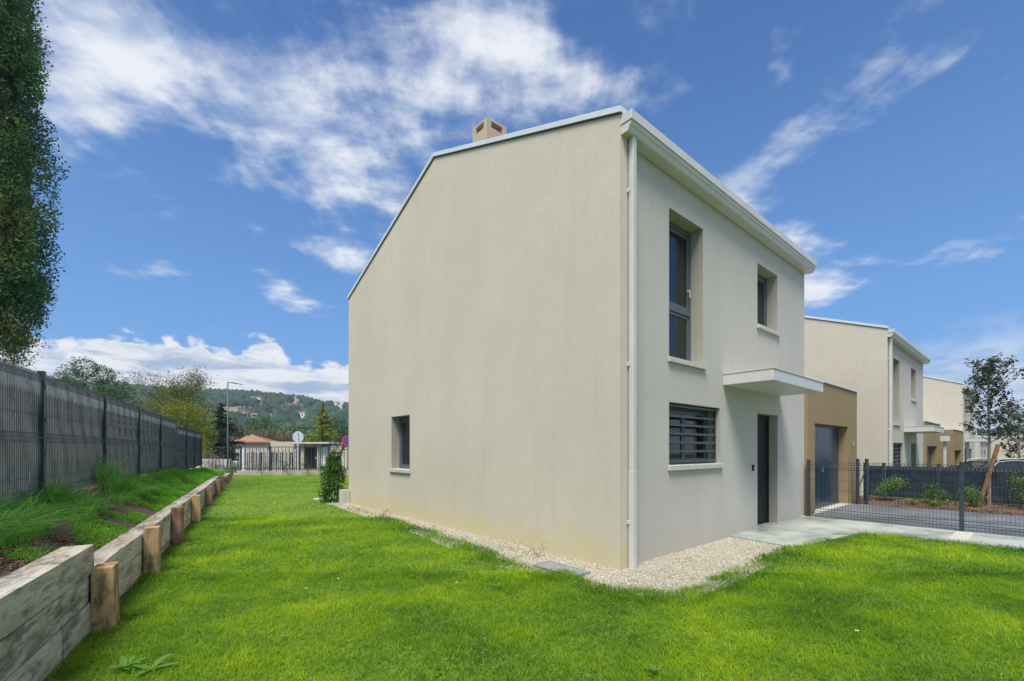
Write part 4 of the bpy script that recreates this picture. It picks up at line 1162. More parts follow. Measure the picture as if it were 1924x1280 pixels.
# ================================================================ PLANTS
def grow(base, h, r0, levels=4, spread=.6, nb=3, seed=0, lean=(0, 0), up=.3, first=.35, shrink=.68, wig=.15):
    """recursive limbs; returns tube list and twig-end points"""
    r_ = random.Random(seed); tubes = []; tips = []
    def rec(p, d, L, rad, lv):
        pts = [p]; n = 4; q = p.copy(); dd = d.copy()
        for i in range(n):
            dd = (dd + Vector((r_.gauss(0, wig), r_.gauss(0, wig), r_.gauss(0, wig * .5) + up * .08))).normalized()
            q = q + dd * L / n; pts.append(q.copy())
        rr = [rad * (1 - .45 * i / n) for i in range(n + 1)]
        tubes.append((pts, rr, 6 if lv > levels - 2 else 4))
        if lv <= 1:
            for i in (2, 3, 4): tips.append(pts[i])
        if lv == 0: return
        k = nb + (r_.random() < .5)
        for i in range(k):
            f = first + (1 - first) * (i + r_.random() * .6) / k if lv == levels else .3 + .7 * (i + r_.random()) / k
            idx = min(n - 1, int(f * n)); fp = f * n - idx; s0 = pts[idx].lerp(pts[idx + 1], min(1, fp))
            ang = r_.uniform(0, 2 * math.pi); side = dd.cross(Vector((math.cos(ang), math.sin(ang), .3))).normalized()
            nd = (dd * (1 - spread * .45) + side * spread + Vector((0, 0, up * .5))).normalized()
            rec(s0, nd, L * shrink * r_.uniform(.75, 1.15), rad * .55, lv - 1)
    rec(Vector(base), Vector((lean[0], lean[1], 1)).normalized(), h * .48, r0, levels)
    return tubes, tips

def tree(name, base, h, r0, label, leafm, barkm='bark', nleaf=4000, lsize=.1, clump=.3, cat='tree', aspect=.5, group=None, **g):
    root = empty(name, base); tag(root, label, cat, group)
    tubes, tips = grow((0, 0, 0), h, r0, **g)
    b = MB()
    for pts, rr, n in tubes: b.tube(pts, rr, n, cap=False)
    b.build('trunk', M[barkm], root, smooth=True)
    if nleaf:
        T_ = np.array([tuple(t) for t in tips]); r_ = np.random.default_rng(g.get('seed', 0) + 100)
        idx = r_.integers(0, len(T_), nleaf); C = T_[idx] + r_.normal(size=(nleaf, 3)) * clump * np.array([1, 1, .8])
        cl = r_.random(len(T_))[idx] * .6 + r_.random(nleaf) * .4
        leaves('crown', C, lsize, M[leafm], root, aspect=aspect, rnd=cl, r=r_)
    return root

def blob_tree(name, base, h, w, label, leafm, barkm='bark', n=6000, lsize=.18, trunk=.3, lumps=26, cat='tree', group=None, seed=0, conic=0.0, flat=1.0, aspect=.5, trunk_r=.12):
    """dense crown made of many leaf clumps"""
    r_ = np.random.default_rng(seed + 500); root = empty(name, base); tag(root, label, cat, group)
    MB().tube([(0, 0, -.1), (.02 * h, 0, h * trunk), (0, .02 * h, h * .75)], [trunk_r, trunk_r * .8, trunk_r * .3], 8).build('trunk', M[barkm], root, smooth=True)
    t = r_.random(lumps); z0 = h * trunk; az = r_.uniform(0, 2 * np.pi, lumps)
    prof = np.where(conic > 0, (1 - t) ** conic, np.sqrt(np.clip(1 - (2 * t - .85) ** 2 / 1.4, .05, 1)))
    rad = w / 2 * prof * np.sqrt(r_.uniform(.25, 1, lumps)) * .8
    Lc = np.stack([np.cos(az) * rad, np.sin(az) * rad, z0 + t * (h - z0)], 1)
    Lr = w * (.13 + .10 * r_.random(lumps)) * (1 if conic == 0 else np.clip(prof + .25, .2, 1))
    idx = r_.integers(0, lumps, n); d = unit(r_.normal(size=(n, 3))); d[:, 2] *= flat
    C = Lc[idx] + d * (Lr[idx] * r_.uniform(.55, 1.08, n) ** .6)[:, None]
    C[:, 2] = np.maximum(C[:, 2], z0 * .5)
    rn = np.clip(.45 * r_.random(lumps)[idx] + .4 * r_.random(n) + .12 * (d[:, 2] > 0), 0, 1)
    leaves('crown', C, lsize, M[leafm], root, aspect=aspect, rnd=rn, outward=d * .6, r=r_)
    return root

def conifer(name, base, h, w, label, leafm, n=9000, lsize=.25, seed=0, group=None, droop=.25, tiers=16, zb=.06):
    r_ = np.random.default_rng(seed + 900); root = empty(name, base); tag(root, label, 'conifer', group)
    MB().tube([(0, 0, -.1), (0, 0, h * .6), (0, 0, h * .98)], [h * .018, h * .010, .01], 8).build('trunk', M['bark'], root, smooth=True)
    nb = tiers * 7; C = []; rn = []
    for k in range(nb):
        f = zb + (1 - zb) * (k + r_.random()) / nb; az = r_.uniform(0, 2 * np.pi); R_ = w / 2 * (1 - f) ** .85 * r_.uniform(.6, 1.12) + .05
        m_ = max(8, int(n / nb * (1.3 * (1 - f) + .3))); u_ = r_.random(m_) ** .7
        x = u_ * R_; side = r_.normal(size=m_) * R_ * .16 * (1.15 - u_)
        z = f * h - droop * R_ * u_ ** 1.4 + .14 * R_ * u_ ** 4 + r_.normal(size=m_) * .03 * h * (1 - f + .1) * .5
        C.append(np.stack([np.cos(az) * x - np.sin(az) * side, np.sin(az) * x + np.cos(az) * side, z], 1)); rn.append(np.clip(r_.random() * .5 + .3 * u_ + .25 * r_.random(m_), 0, 1))
    C = np.concatenate(C)
    leaves('crown', C, lsize, M[leafm], root, aspect=.35, rnd=np.concatenate(rn), droop=.2, r=r_)
    return root

def young(name, base, H_, r0, label, leafm, nleaf, ls, crown=(.42, 1.0), w=.78, seed=0, skew=(0, 0)):
    r_ = random.Random(seed); root = empty(name, base); tag(root, label, 'tree'); b = MB(); tips = []
    n = 9; tr = [Vector((r_.gauss(0, .012) * H_ * .5 * (k / n) + skew[0] * (k / n) ** 2, r_.gauss(0, .01) * H_ * .4 * (k / n) + skew[1] * (k / n) ** 2, H_ * k / n)) for k in range(n + 1)]
    b.tube(tr, [r0 * (1 - .85 * k / n) for k in range(n + 1)], 7, cap=False)
    nb = 30
    for k in range(nb):
        f = crown[0] + (crown[1] - crown[0]) * (k + r_.random() * .8) / nb * .97; i = min(n - 1, int(f * n)); p = tr[i].lerp(tr[i + 1], f * n - i)
        g = (f - crown[0]) / (crown[1] - crown[0]); az = k * 2.4 + r_.uniform(-.5, .5); L = w * r_.uniform(.55, 1.15) * (.62 + 1.15 * g - 1.35 * g * g)
        pts = [p]
        for q in range(1, 5): pts.append(p + Vector((math.cos(az) * L * q / 4, math.sin(az) * L * q / 4, L * (.55 * q / 4 + .45 * (q / 4) ** 2) + r_.gauss(0, .015))))
        b.tube(pts, [r0 * .3, r0 * .24, r0 * .18, r0 * .12, r0 * .06], 4, cap=False); tips += [pts[2], pts[3], pts[4], pts[3].lerp(pts[4], .5)]
        for q in (2, 3):
            s0 = pts[q]; e = s0 + Vector((r_.gauss(0, .13), r_.gauss(0, .13), r_.uniform(.05, .2))) * (L / .6); b.tube([s0, e], [r0 * .12, r0 * .04], 3, cap=False); tips += [e, s0.lerp(e, .6)]
    tips += tr[-2:]
    b.build('trunk', M['bark_grey'], root, smooth=True)
    T_ = np.array([tuple(t) for t in tips]); rr = np.random.default_rng(seed); idx = rr.integers(0, len(T_), nleaf)
    leaves('crown', T_[idx] + rr.normal(size=(nleaf, 3)) * .055 * H_ / 3.8, ls, M[leafm], root, aspect=.42, rnd=rr.random(len(T_))[idx] * .5 + rr.random(nleaf) * .5, r=rr)
M['midtree'] = leaf_mat('mid_distance_leaf', [(0, (.03, .08, .02)), (.5, (.07, .15, .04)), (1, (.15, .23, .08))], .25, .6, .6, .3)
# tall cypress beyond the fence
def cypress():
    r_ = np.random.default_rng(77); base = (-14.6, 12.0, GROUND); root = empty('cypress_tree', base); tag(root, 'tall dark cypress with brown cones rising beyond the slatted fence', 'tree')
    MB().tube([(1.05, 0, 0), (.75, 0, 3.5), (.3, 0, 6), (0, 0, 10), (0, 0, 16)], [.24, .2, .17, .12, .03], 10).tube([(.2, .2, 0), (-.2, 0, 4), (-.4, 0, 8)], [.22, .16, .1], 8).build('trunk', M['bark_grey'], root, smooth=True)
    zs = np.array([4.6, 5.2, 5.9, 6.6, 8.0, 9.6, 10.4, 11.2, 13.5, 15.5, 17.2]) ; Rs_ = np.array([.8, 1.4, 1.78, 1.80, 1.80, 1.76, 1.62, 1.58, 1.55, 1.2, .1])
    n = 1050; z = r_.uniform(4.9, 17, n); az = r_.uniform(0, 2 * np.pi, n); Rr = np.interp(z, zs, Rs_) * (.86 + .12 * np.sin(az * 5 + z * 1.1) + .06 * r_.normal(size=n))
    Lc = np.stack([np.cos(az) * Rr, np.sin(az) * Rr, z], 1); NL = 250000; idx = r_.integers(0, n, NL)
    facing = (Lc[:, 1] < .6); idx = np.where(facing[idx] | (r_.random(NL) < .35), idx, r_.choice(np.flatnonzero(facing), NL))
    d = unit(r_.normal(size=(NL, 3))); out = unit(Lc * np.array([1, 1, 0]))[idx]
    rr_ = r_.uniform(.2, 1, NL) ** .45 * .95; C = Lc[idx] + d * (.34 * rr_)[:, None] * np.array([1, 1, 1.3]) - out * .14
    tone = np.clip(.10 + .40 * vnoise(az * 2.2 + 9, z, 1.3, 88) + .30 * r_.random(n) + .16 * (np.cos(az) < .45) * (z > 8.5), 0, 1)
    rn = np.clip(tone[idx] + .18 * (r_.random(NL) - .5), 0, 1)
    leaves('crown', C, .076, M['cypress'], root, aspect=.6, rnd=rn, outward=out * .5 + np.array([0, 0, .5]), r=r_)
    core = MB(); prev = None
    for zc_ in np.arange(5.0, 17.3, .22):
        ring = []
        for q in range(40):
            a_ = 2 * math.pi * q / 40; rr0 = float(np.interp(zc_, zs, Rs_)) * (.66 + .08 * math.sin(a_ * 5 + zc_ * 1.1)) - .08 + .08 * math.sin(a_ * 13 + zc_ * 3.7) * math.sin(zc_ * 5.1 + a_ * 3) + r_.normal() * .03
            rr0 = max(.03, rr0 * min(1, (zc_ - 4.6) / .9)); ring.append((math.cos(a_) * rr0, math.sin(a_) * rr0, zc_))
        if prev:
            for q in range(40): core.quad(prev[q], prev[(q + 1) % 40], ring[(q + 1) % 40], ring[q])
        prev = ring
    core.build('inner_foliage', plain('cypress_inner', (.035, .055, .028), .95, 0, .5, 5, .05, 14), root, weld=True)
    # ragged hanging sprays under the crown
    b = MB(); Cs = []
    for k in range(34):
        a_ = r_.uniform(-1.6, 1.5); L_ = r_.uniform(.6, 1.25); zt = r_.uniform(5.2, 6.3)
        x1 = .7 + L_; p = [(.5, 0, zt), (.5 + L_ * .5 * math.cos(a_), .5 * L_ * math.sin(a_), zt - .25), (.35 + L_ * math.cos(a_) * 1.15, L_ * math.sin(a_), zt - .7 * r_.uniform(.6, 1.6))]
        b.tube(p, [.025, .016, .006], 4)
        for j in range(150):
            f = r_.uniform(.3, 1); q = np.array(p[1]) * (1 - f) + np.array(p[2]) * f; Cs.append(q + r_.normal(size=3) * .14)
    b.build('branches', M['bark_grey'], root)
    leaves('hanging_sprays', np.array(Cs), .10, M['cypress'], root, aspect=.3, droop=.5, r=r_)
cypress()

# trees beyond the fence and road
blob_tree('pine_tree', at(168, 46, GROUND), zat(693, 46) + .45, 6.4, 'bushy dark green pine over the slatted fence, leftmost of the row', 'pine', n=11000, lsize=.24, lumps=46, seed=1, aspect=.28)
blob_tree('pine_tree', at(216, 52, GROUND), zat(722, 52) + .45, 5.6, 'lower dark green pine right behind the bushy one', 'pine', n=8000, lsize=.24, lumps=36, seed=2, aspect=.28)
blob_tree('pine_tree', at(125, 55, GROUND), zat(712, 55) + .45, 5, 'pale thin pine at the left of the bushy pine', 'olive', n=3500, lsize=.26, lumps=22, seed=3, aspect=.28)
conifer('conifer_tree', at(266, 90, GROUND), zat(748, 90), 4.5, 'small bluish conifer peeping over the fence beside the pines', 'pine', n=4000, lsize=.4, seed=4)
tree('sparse_tree', at(388, 40, GROUND), zat(698, 40) + 1.1, .19, 'tall half bare tree with small olive leaves left of the street lamp', 'olive', nleaf=9000, lsize=.15, clump=.42, levels=5, spread=.60, nb=3, seed=17, lean=(-.12, 0), first=.30, up=.35, shrink=.66, aspect=.4)
blob_tree('bush', at(347, 36, GROUND), zat(768, 36) + .45, 4.3, 'yellow green bush in fresh leaf behind the fence end', 'yellow', n=8500, lsize=.17, lumps=44, trunk=.1, seed=6, aspect=.4)
blob_tree('bush', at(305, 44, GROUND), zat(745, 44) + .45, 4.4, 'pale olive bush between the yellow bush and the pines', 'olive', n=6500, lsize=.22, lumps=34, trunk=.1, seed=7, aspect=.4)
blob_tree('evergreen_tree', at(340, 58, GROUND), zat(738, 58) + .45, 6.2, 'dark evergreen behind the yellow green bush', 'pine', n=8000, lsize=.30, lumps=36, seed=8, aspect=.3)
conifer('conifer_tree', at(416, 47, GROUND), zat(758, 47) + .45, 7.4, 'dark conifer behind the street lamp beside the tiled roof', 'conifer_d', n=13000, lsize=.26, seed=9)
conifer('conifer_tree', at(606, 62, GROUND), zat(757, 62) + .45, 8.0, 'golden green conifer behind the flat roofed shelter', 'conifer_y', n=14000, lsize=.26, seed=10, droop=.1)
tree('bare_tree', at(633, 31, GROUND), 3.6, .10, 'small dark bare tree beside the round road sign', None, nleaf=0, levels=4, spread=.75, nb=3, seed=22, first=.55, up=.5)
for i, (px, Y, py, w, m, lb) in enumerate(((425, 110, 790, 13, 'bush', 'green rounded tree behind the tiled roof, left of the bare brush'), (485, 120, 785, 15, 'bush', 'green rounded tree above the bare brush, middle of three'), (535, 115, 798, 13, 'bush', 'green rounded tree above the octagonal sign'),
                                       (452, 150, 792, 16, 'pine', 'darker tree in the gap between two rounded green trees'), (640, 130, 790, 14, 'pine', 'dark tree right of the golden conifer at the house edge'), (578, 160, 800, 18, 'pine', 'dark tree left of the golden conifer'))):
    blob_tree('tree', at(px, Y, GROUND), zat(py, Y) + .45 - w * .16, w, lb, {'bush': 'midtree'}.get(m, m), n=4500, lsize=.75, lumps=24, seed=30 + i, trunk=.15, aspect=.5, trunk_r=.3)
# bare brush clumps behind the small buildings
for i, px in enumerate((448, 470, 492, 514, 538)):
    r_ = np.random.default_rng(200 + i); root = empty('brush', at(px, 75, GROUND)); tag(root, ('bare reddish brushwood at the left end of the tiled roof', 'bare reddish brushwood behind the ridge of the tiled roof', 'bare reddish brushwood above the right eave of the tiled roof', 'bare brushwood behind the flat annexe wall', 'bare brushwood just left of the octagonal sign')[i], 'brush', 'bare brush behind the low buildings')
    n = 420; P = np.stack([r_.uniform(-1.3, 1.3, n), r_.uniform(-1, 1, n), np.zeros(n)], 1)
    V, F = blades(P, r_.uniform(3.6, 6.6, n), np.full(n, .08), r_.uniform(.1, .8, n), r_, 3); np_mesh('twigs', V, F, M['brush'], np.repeat(r_.random(n), 3), root)
blob_tree('bush', at(405, 31.5, GROUND), 1.35, 2.6, 'tangled grey bramble on the verge left of the street lamp foot', 'brush', n=2500, lsize=.16, lumps=20, trunk=.05, seed=60, aspect=.12)
blob_tree('bush', at(436, 28.2, GROUND), .95, 1.1, 'small weedy bush against the railing beside the street lamp', 'bush', n=900, lsize=.09, lumps=12, trunk=.05, seed=61)
# little shrubs planted along the low wall
for i, px in enumerate((492, 532, 577, 603)):
    lb = ('first small shrub by the low wall, counting from the sleeper wall end', 'second small shrub by the low wall, thin and upright', 'third small shrub by the low wall, before the dark doorway', 'fourth small shrub by the low wall, nearest the corner shrub')[i]
    tree('small_shrub', at(px, 25.7), (.75, .95, 1.0, .7)[i] * 1.15, .012, lb, 'photinia', nleaf=(260, 260, 330, 220)[i], lsize=.055, clump=.08, levels=3, spread=.7, nb=3, seed=70 + i, cat='shrub', first=.1, up=.6, group='small shrubs along the low wall')
# corner shrub
blob_tree('corner_shrub', at(627, 13.0), 1.42, .80, 'dense leafy evergreen shrub at the far corner of the nearest house', 'photinia', n=7000, lsize=.06, lumps=80, trunk=.02, seed=80, conic=.38, cat='shrub', trunk_r=.02)

# right-hand planting
young('young_tree', (11.72, 11.08, .1), 3.5, .042, 'young evergreen tree with sparse dark leaves tied to a leaning stake', 'youngleaf', 2600, .085, crown=(.43, 1.0), w=.66, seed=5)
young('young_tree', at(1915, 20.5, -.4), 3.5, .05, 'second young tree, farther off and cut by the photo edge', 'youngleaf', 2600, .11, crown=(.32, 1.0), w=1.0, seed=8)
sk = MB().tube([(0, 0, 0), (.27, -.2, 1.55)], [.047, .043], 12).build('tree_stake', plain('stained_round_timber', (.22, .11, .055), .75, 0, .3, 14, .003, 80), None, smooth=False, loc=(11.38, 11.0, .06))
tag(sk, 'round brown timber stake leaning across the young tree', 'stake')
MB().bar((-.0 + .14, -.16, .83), (.30, .12, .80), .012, .035).build('tie', plain('webbing_tie', (.42, .33, .27), .9), sk)
def shrub(base, h, w, label, m='bush', seed=0, n=1500, ls=.04):
    return tree('shrub', base, h * 1.2, .012, label, m, nleaf=n, lsize=ls, clump=w * .14, levels=3, spread=.8, nb=4, seed=seed, cat='shrub', first=.05, up=.5)
shrub(hp(11.1, -.75, .08), .72, .6, 'tallest light green shrub near the gate end of the mulch bed', seed=101, n=1700)
shrub(hp(11.15, -1.6, .08), .42, .5, 'low rounded shrub behind the lime green strap leaves', 'photinia', seed=102, n=1300)
shrub(hp(11.1, -2.25, .08), .5, .45, 'medium shrub at the foot of the leaning stake', seed=103, n=1300)
shrub(hp(11.2, -3.05, .08), .85, .5, 'loose light green shrub right of the young tree trunk', seed=104, n=1100)
shrub(hp(11.05, -3.55, .08), .45, .5, 'low spreading green shrub at the right edge of the mulch bed', seed=105, n=1300)
for i, (t_, lb) in enumerate(((-1.22, 'tuft of lime green strap leaves nearer the gate'), (-1.62, 'larger tuft of lime green strap leaves in the mulch before the low shrub'), (-2.12, 'small tuft of lime green leaves beside the middle fence post'))):
    r_ = np.random.default_rng(300 + i); n = (45, 70, 22)[i]; root = empty('strap_leaf_plant', hp(10.85, t_, .06)); tag(root, lb, 'plant')
    V, F = blades(r_.normal(size=(n, 3)) * np.array([.03, .03, 0]), r_.uniform(.16, .32, n), np.full(n, .014), r_.uniform(.5, 1.6, n), r_, 5); np_mesh('leaves', V, F, M['lily'], np.repeat(r_.random(n), 5), root)

# lawn weeds and daisies
def rosette(base, n, L, wd, label, seed):
    r_ = random.Random(seed); root = empty('broadleaf_weed', base); tag(root, label, 'weed')
    for k in range(n):
        az = 2 * math.pi * k / n + r_.uniform(-.3, .3); l = L * r_.uniform(.7, 1.2); up = r_.uniform(.25, .8); b = MB(); prev = None
        for i in range(6):
            t_ = i / 5; w_ = wd * math.sin(math.pi * (.12 + .86 * t_)) * .5; x = l * t_ * math.cos(up * .7); z_ = l * math.sin(up) * (t_ - .55 * t_ * t_)
            c, s_ = math.cos(az), math.sin(az); L_ = (x * c - w_ * s_, x * s_ + w_ * c, z_ + .006); Mi = (x * c, x * s_, z_); R_ = (x * c + w_ * s_, x * s_ - w_ * c, z_ + .006)
            if prev: b.quad(prev[0], prev[1], Mi, L_); b.quad(prev[1], prev[2], R_, Mi)
            prev = (L_, Mi, R_)
        b.build('leaf', M['broad'], root, smooth=True, weld=True)
rosette((-2.62, 3.05, .02), 7, .14, .045, 'broadleaf weed with long upright leaves beside the sleeper wall foot', 1)
rosette((-2.42, 3.02, .02), 4, .15, .05, 'large pointed leaf weed in the lawn right of the one at the wall foot', 2)
rosette((.95, 3.02, .015), 6, .07, .02, 'small grey green rosette weed near the bottom edge of the lawn', 3)
rosette((2.03, 4.9, -.005), 6, .07, .03, 'little green weed growing in the pale gravel', 4)
rosette((-.15, 4.85, .02), 7, .09, .02, 'flat rosette weed in the lawn before the drain grate', 5)
rosette(gp(5.6, -.30, .50), 5, .12, .07, 'broad leaved weed just behind the sleeper wall top near the first post', 6)
for i, (X_, Y_, dl) in enumerate(((-2.15, 4.7, 'white daisy in the lawn right of the second sleeper post, nearer one'), (-1.95, 5.05, 'white daisy in the lawn just beyond the one near the second post'), (-4.7, 12.5, 'white daisy in the far lawn left of the corner shrub'), (2.75, 3.6, 'lone white daisy in the foreground lawn at right'), (-.6, 4.9, 'white daisy in the middle of the lawn before the gable'), (-5.6, 18, 'tiny white daisy far down the lawn towards the railing'))):
    root = empty('daisy', (X_, Y_, -.005)); root.scale = (.7, .7, .7); tag(root, dl, 'flower', 'white daisies in the lawn')
    MB().tube([(0, 0, 0), (.005, 0, .075)], .0015, 5).build('stem', M['broad'], root)
    b = MB()
    for k in range(9):
        c, s_ = math.cos(k * .698), math.sin(k * .698); b.quad((.005, 0, .077), (.013 * c - .004 * s_ + .005, .013 * s_ + .004 * c, .082), (.022 * c + .005, .022 * s_, .080), (.013 * c + .004 * s_ + .005, .013 * s_ - .004 * c, .082))
    b.build('petals', M['white_petal'], root)
    MB().tube([(.005, 0, .077), (.005, 0, .086)], [.006, .004], 7).build('centre', M['yellow_petal'], root)
# twigs and dry weeds against the gable foot
r_ = random.Random(5)
for i, (s_, t_) in enumerate(((-.35, 1.45), (-.3, 6.1))):
    b = MB()
    for k in range(14):
        p = Vector(hp(s_ + r_.uniform(-.15, .15), t_ + r_.uniform(-.35, .35), 0)); q = p + Vector((r_.uniform(-.25, .25), r_.uniform(-.2, .2), r_.uniform(.03, .22))); b.tube([p, p.lerp(q, .5) + Vector((0, 0, .03)), q], [.003, .0025, .001], 4)
    tag(b.build('dry_twigs', M['brush']), ('dry fallen twigs on the gravel near the drain grate', 'dry fallen twigs on the gravel under the small gable window')[i], 'twigs')

# ================================================================ STREET THINGS BEYOND THE RAILING
road = tag(MB().prism([(-60, 27.5), (8, 27.5), (8, 35.5), (-60, 35.5)], GROUND - .1, GROUND + .01).build('road', M['asphalt']), kind='structure')
tag(MB().prism([(-60, 26.6), (8, 26.6), (8, 27.5), (-60, 27.5)], GROUND - .1, GROUND + .12).build('pavement', M['concrete']), kind='structure')
tag(MB().prism([(-60, 35.5), (8, 35.5), (8, 37), (-60, 37)], GROUND - .1, GROUND + .12).build('far_pavement', M['concrete']), kind='structure')
def lamp(px, Y, ytop, head, label, name='street_lamp', dark=False, panel=False):
    H_ = zat(ytop, Y) - GROUND; root = empty(name, at(px, Y, GROUND)); tag(root, label, 'street lamp')
    mm = M['anthracite'] if dark else M['lamp']
    MB().tube([(0, 0, 0), (0, 0, 1.2), (0, 0, H_)], [.07, .055, .035], 10).build('pole', mm, root, smooth=True)
    if panel: MB().box(-.75, .95, -.35, .35, H_, H_ + .09).build('solar_panel', M['black'], root)
    else:
        MB().tube([(0, 0, H_ - .03), (head * .45, 0, H_ - .06)], .028, 8).build('arm', mm, root)
        MB().extrude([(head * .4, -.14, H_ - .02), (head, -.10, H_ - .14), (head, -.10, H_ - .17), (head * .4, -.14, H_ - .10)], (0, .26, 0)).build('lamp_head', mm, root, bevel=.008)
lamp(428, 30, 718, .92, 'grey steel street lamp with an arm, in front of the wooded hill')
lamp(574, 50, 805, 0, 'dark lamp post topped by a flat panel behind the shelter', dark=True, panel=True)
MB().tube([(0, 0, 0), (0, 0, zat(785, 60) - GROUND)], [.09, .06], 8).build('utility_pole', M['anthracite'], None, loc=at(464, 60, GROUND)); tag(bpy.data.objects['utility_pole'], 'thin dark pole rising behind the tiled roof', 'pole')
# octagonal sign seen from the back
sg = empty('road_sign', at(560, 29, GROUND)); tag(sg, 'octagonal road sign seen from its grey back', 'road sign')
zc = zat(821, 29) - GROUND
MB().box(-.045, .045, -.045, -.004, 0, zc + .35).build('post', plain('pale_galvanised', (.55, .58, .60), .5, .2), sg, bevel=.004)
oc = [(.375 * math.cos(R(22.5 + 45 * k)), 0, zc + .375 * math.sin(R(22.5 + 45 * k))) for k in range(8)]
MB().extrude(oc, (0, .012, 0)).build('sign_plate', plain('sign_back', (.50, .55, .60), .5, .1), sg)
MB().box(-.05, .05, -.052, -.0455, zc + .12, zc + .16).box(-.05, .05, -.052, -.0455, zc - .16, zc - .12).build('clamp', M['steel'], sg)
# no-parking roundel
ns = empty('road_sign', at(652.5, 28, GROUND)); tag(ns, 'round blue and red road sign partly hidden by the house corner', 'road sign')
zc = zat(828.5, 28) - GROUND
def disc(name, r0, r1, y, m):
    b = MB(); n = 28
    for k in range(n):
        a0, a1 = 2 * math.pi * k / n, 2 * math.pi * (k + 1) / n
        b.quad((r0 * math.cos(a0), y, zc + r0 * math.sin(a0)), (r0 * math.cos(a1), y, zc + r0 * math.sin(a1)), (r1 * math.cos(a1), y, zc + r1 * math.sin(a1)), (r1 * math.cos(a0), y, zc + r1 * math.sin(a0)))
    b.build(name, m, ns)
MB().tube([(0, .03, 0), (0, .03, zc + .2)], .03, 8).build('post', M['steel'], ns)
MB().tube([(0, 0, zc), (0, .012, zc)], .35, 28).build('sign_plate', plain('sign_blue', (.09, .05, .24), .5), ns)
disc('red_ring', .265, .345, -.003, plain('sign_red', (.50, .03, .05), .5))
0 and MB().bar((-.2, -.003, zc + .2), (.2, -.003, zc - .2), .004, .07, up=(0, 0, 1)).build('red_slash', bpy.data.materials['sign_red'], ns)
# small tile-roofed building with flat annexe
Yb = 58
def bx_px(b, x0, x1, y0, y1, za, zb): b.box(at(x0, Yb)[0], at(x1, Yb)[0], y0, y1, za, zb)
tb = empty('tiled_building', at(470, Yb, GROUND)); tag(tb, 'low cream building with a red clay tile roof beyond the railing', 'building')
off = Vector(tb.location)
def in_tb(o, root=tb): o.parent = root; o.matrix_parent_inverse = Matrix.Translation(Vector(root.location)).inverted(); return o
pale = plain('old_cream_wall', (.52, .46, .37), .9, 0, .12, 1.5, .004, 40)
b = MB(); bx_px(b, 443, 502, Yb, Yb + 5, GROUND, zat(833, Yb)); in_tb(b.build('wall', pale))
b = MB(); bx_px(b, 502.1, 550, Yb + .3, Yb + 5, GROUND, zat(830, Yb)); in_tb(b.build('annexe_wall', pale))
xa, xb = at(440, Yb)[0], at(506, Yb)[0]; ze = zat(832, Yb); zr = zat(816, Yb); xr = at(452, Yb)[0]
rf = in_tb(MB().poly([(xa, Yb - .3, ze), (xb, Yb - .3, ze), (xr, Yb + 2.6, zr)]).poly([(xb, Yb - .3, ze), (xb - .4, Yb + 5, ze), (xr, Yb + 2.6, zr)]).poly([(xa, Yb - .3, ze), (xr, Yb + 2.6, zr), (xa, Yb + 5, ze)]).build('roof', M['roof']))
# tile rows on the front slope
tl = plain('clay_tile', (.46, .26, .17), .85, 0, .35, 8); first = None
nr = 11
for k in range(nr):
    f = (k + .5) / nr; xe = xa + (xb - xa) * f
    if xe <= xr: q = (xe - xa) / (xr - xa)
    else: q = (xb - xe) / (xb - xr)
    top_ = Vector((xe + (xr - xe) * q * .0, Yb - .3 + 2.9 * q * .98, ze + (zr - ze) * q * .98 + .03)); bot = Vector((xe, Yb - .38, ze + .02))
    o = MB().tube([bot, top_], [.15, .14], 6).build('tile_row', tl, None); o.parent = rf; o.location = (0, 0, 0)
    
# rustic paling fence of the neighbour
Yf = 38
pf = empty('paling_fence', at(455, Yf, GROUND)); tag(pf, 'rustic fence of uneven pale grey palings beyond the railing', 'fence')
pm = plain('bleached_paling', (.40, .37, .34), .9, 0, .3, 5); r_ = random.Random(3); x = 0.0; Lf = at(556, Yf)[0] - at(455, Yf)[0]
tot = 0
while x < Lf:
    w = r_.uniform(.05, .11); h = zat(845 + r_.uniform(-1.5, 1.5), Yf) - GROUND
    MB().extrude([(x, 0, 0), (x + w, 0, 0), (x + w + r_.uniform(-.05, .05), .01, h), (x + r_.uniform(-.03, .03), .01, h + .03)], (0, .03, 0)).build('paling', pm, pf)
    x += w + r_.uniform(.02, .14)
MB().box(0, Lf, .04, .10, .35, .45).build('rail', M['bark'], pf); MB().box(0, Lf, .04, .10, 1.35, 1.45).build('rail', M['bark'], pf)
for px_, w in ((456, .35), (443.5, .3)):
    o = MB().box(-w / 2, w / 2, -.15, .15, 0, (1.95 if px_ > 450 else 1.05)).build('gate_pillar', plain('whitewash', (.62, .60, .56), .9, 0, .2, 2), None, bevel=.01, loc=at(px_, 36.5 if px_ > 450 else 34.5, GROUND))
    tag(o, 'white gate pillar at the left end of the paling fence' if px_ > 450 else 'short pale concrete block near the sleeper wall end beyond the railing', 'pillar')
hd = empty('gap_backing', at(456, Yf + 1.2, GROUND)); tag(hd, 'dark leafy backing added to darken the gaps of the paling fence', 'gap_backing')
r_h = np.random.default_rng(12); Ch = np.stack([r_h.uniform(0, Lf, 9000), r_h.uniform(0, .5, 9000), r_h.uniform(0, 1.65, 9000)], 1)  # leafy backing added so the gaps between the palings turn dark
leaves('foliage', Ch, .14, M['conifer_d'], hd, r=r_h)
MB().box(.1, Lf - .1, .45, .5, 0, 1.5).build('backing_sheet', M['bark'], hd)
# low concrete wall at left beyond the railing
tag(MB().box(at(300, 33)[0], at(431, 33)[0], 33, 33.3, GROUND, zat(863, 33)).build('roadside_wall', plain('grey_concrete', (.46, .46, .47), .85, 0, .1, 2), None, bevel=.02), 'low light grey roadside wall left of the street lamp', 'wall')
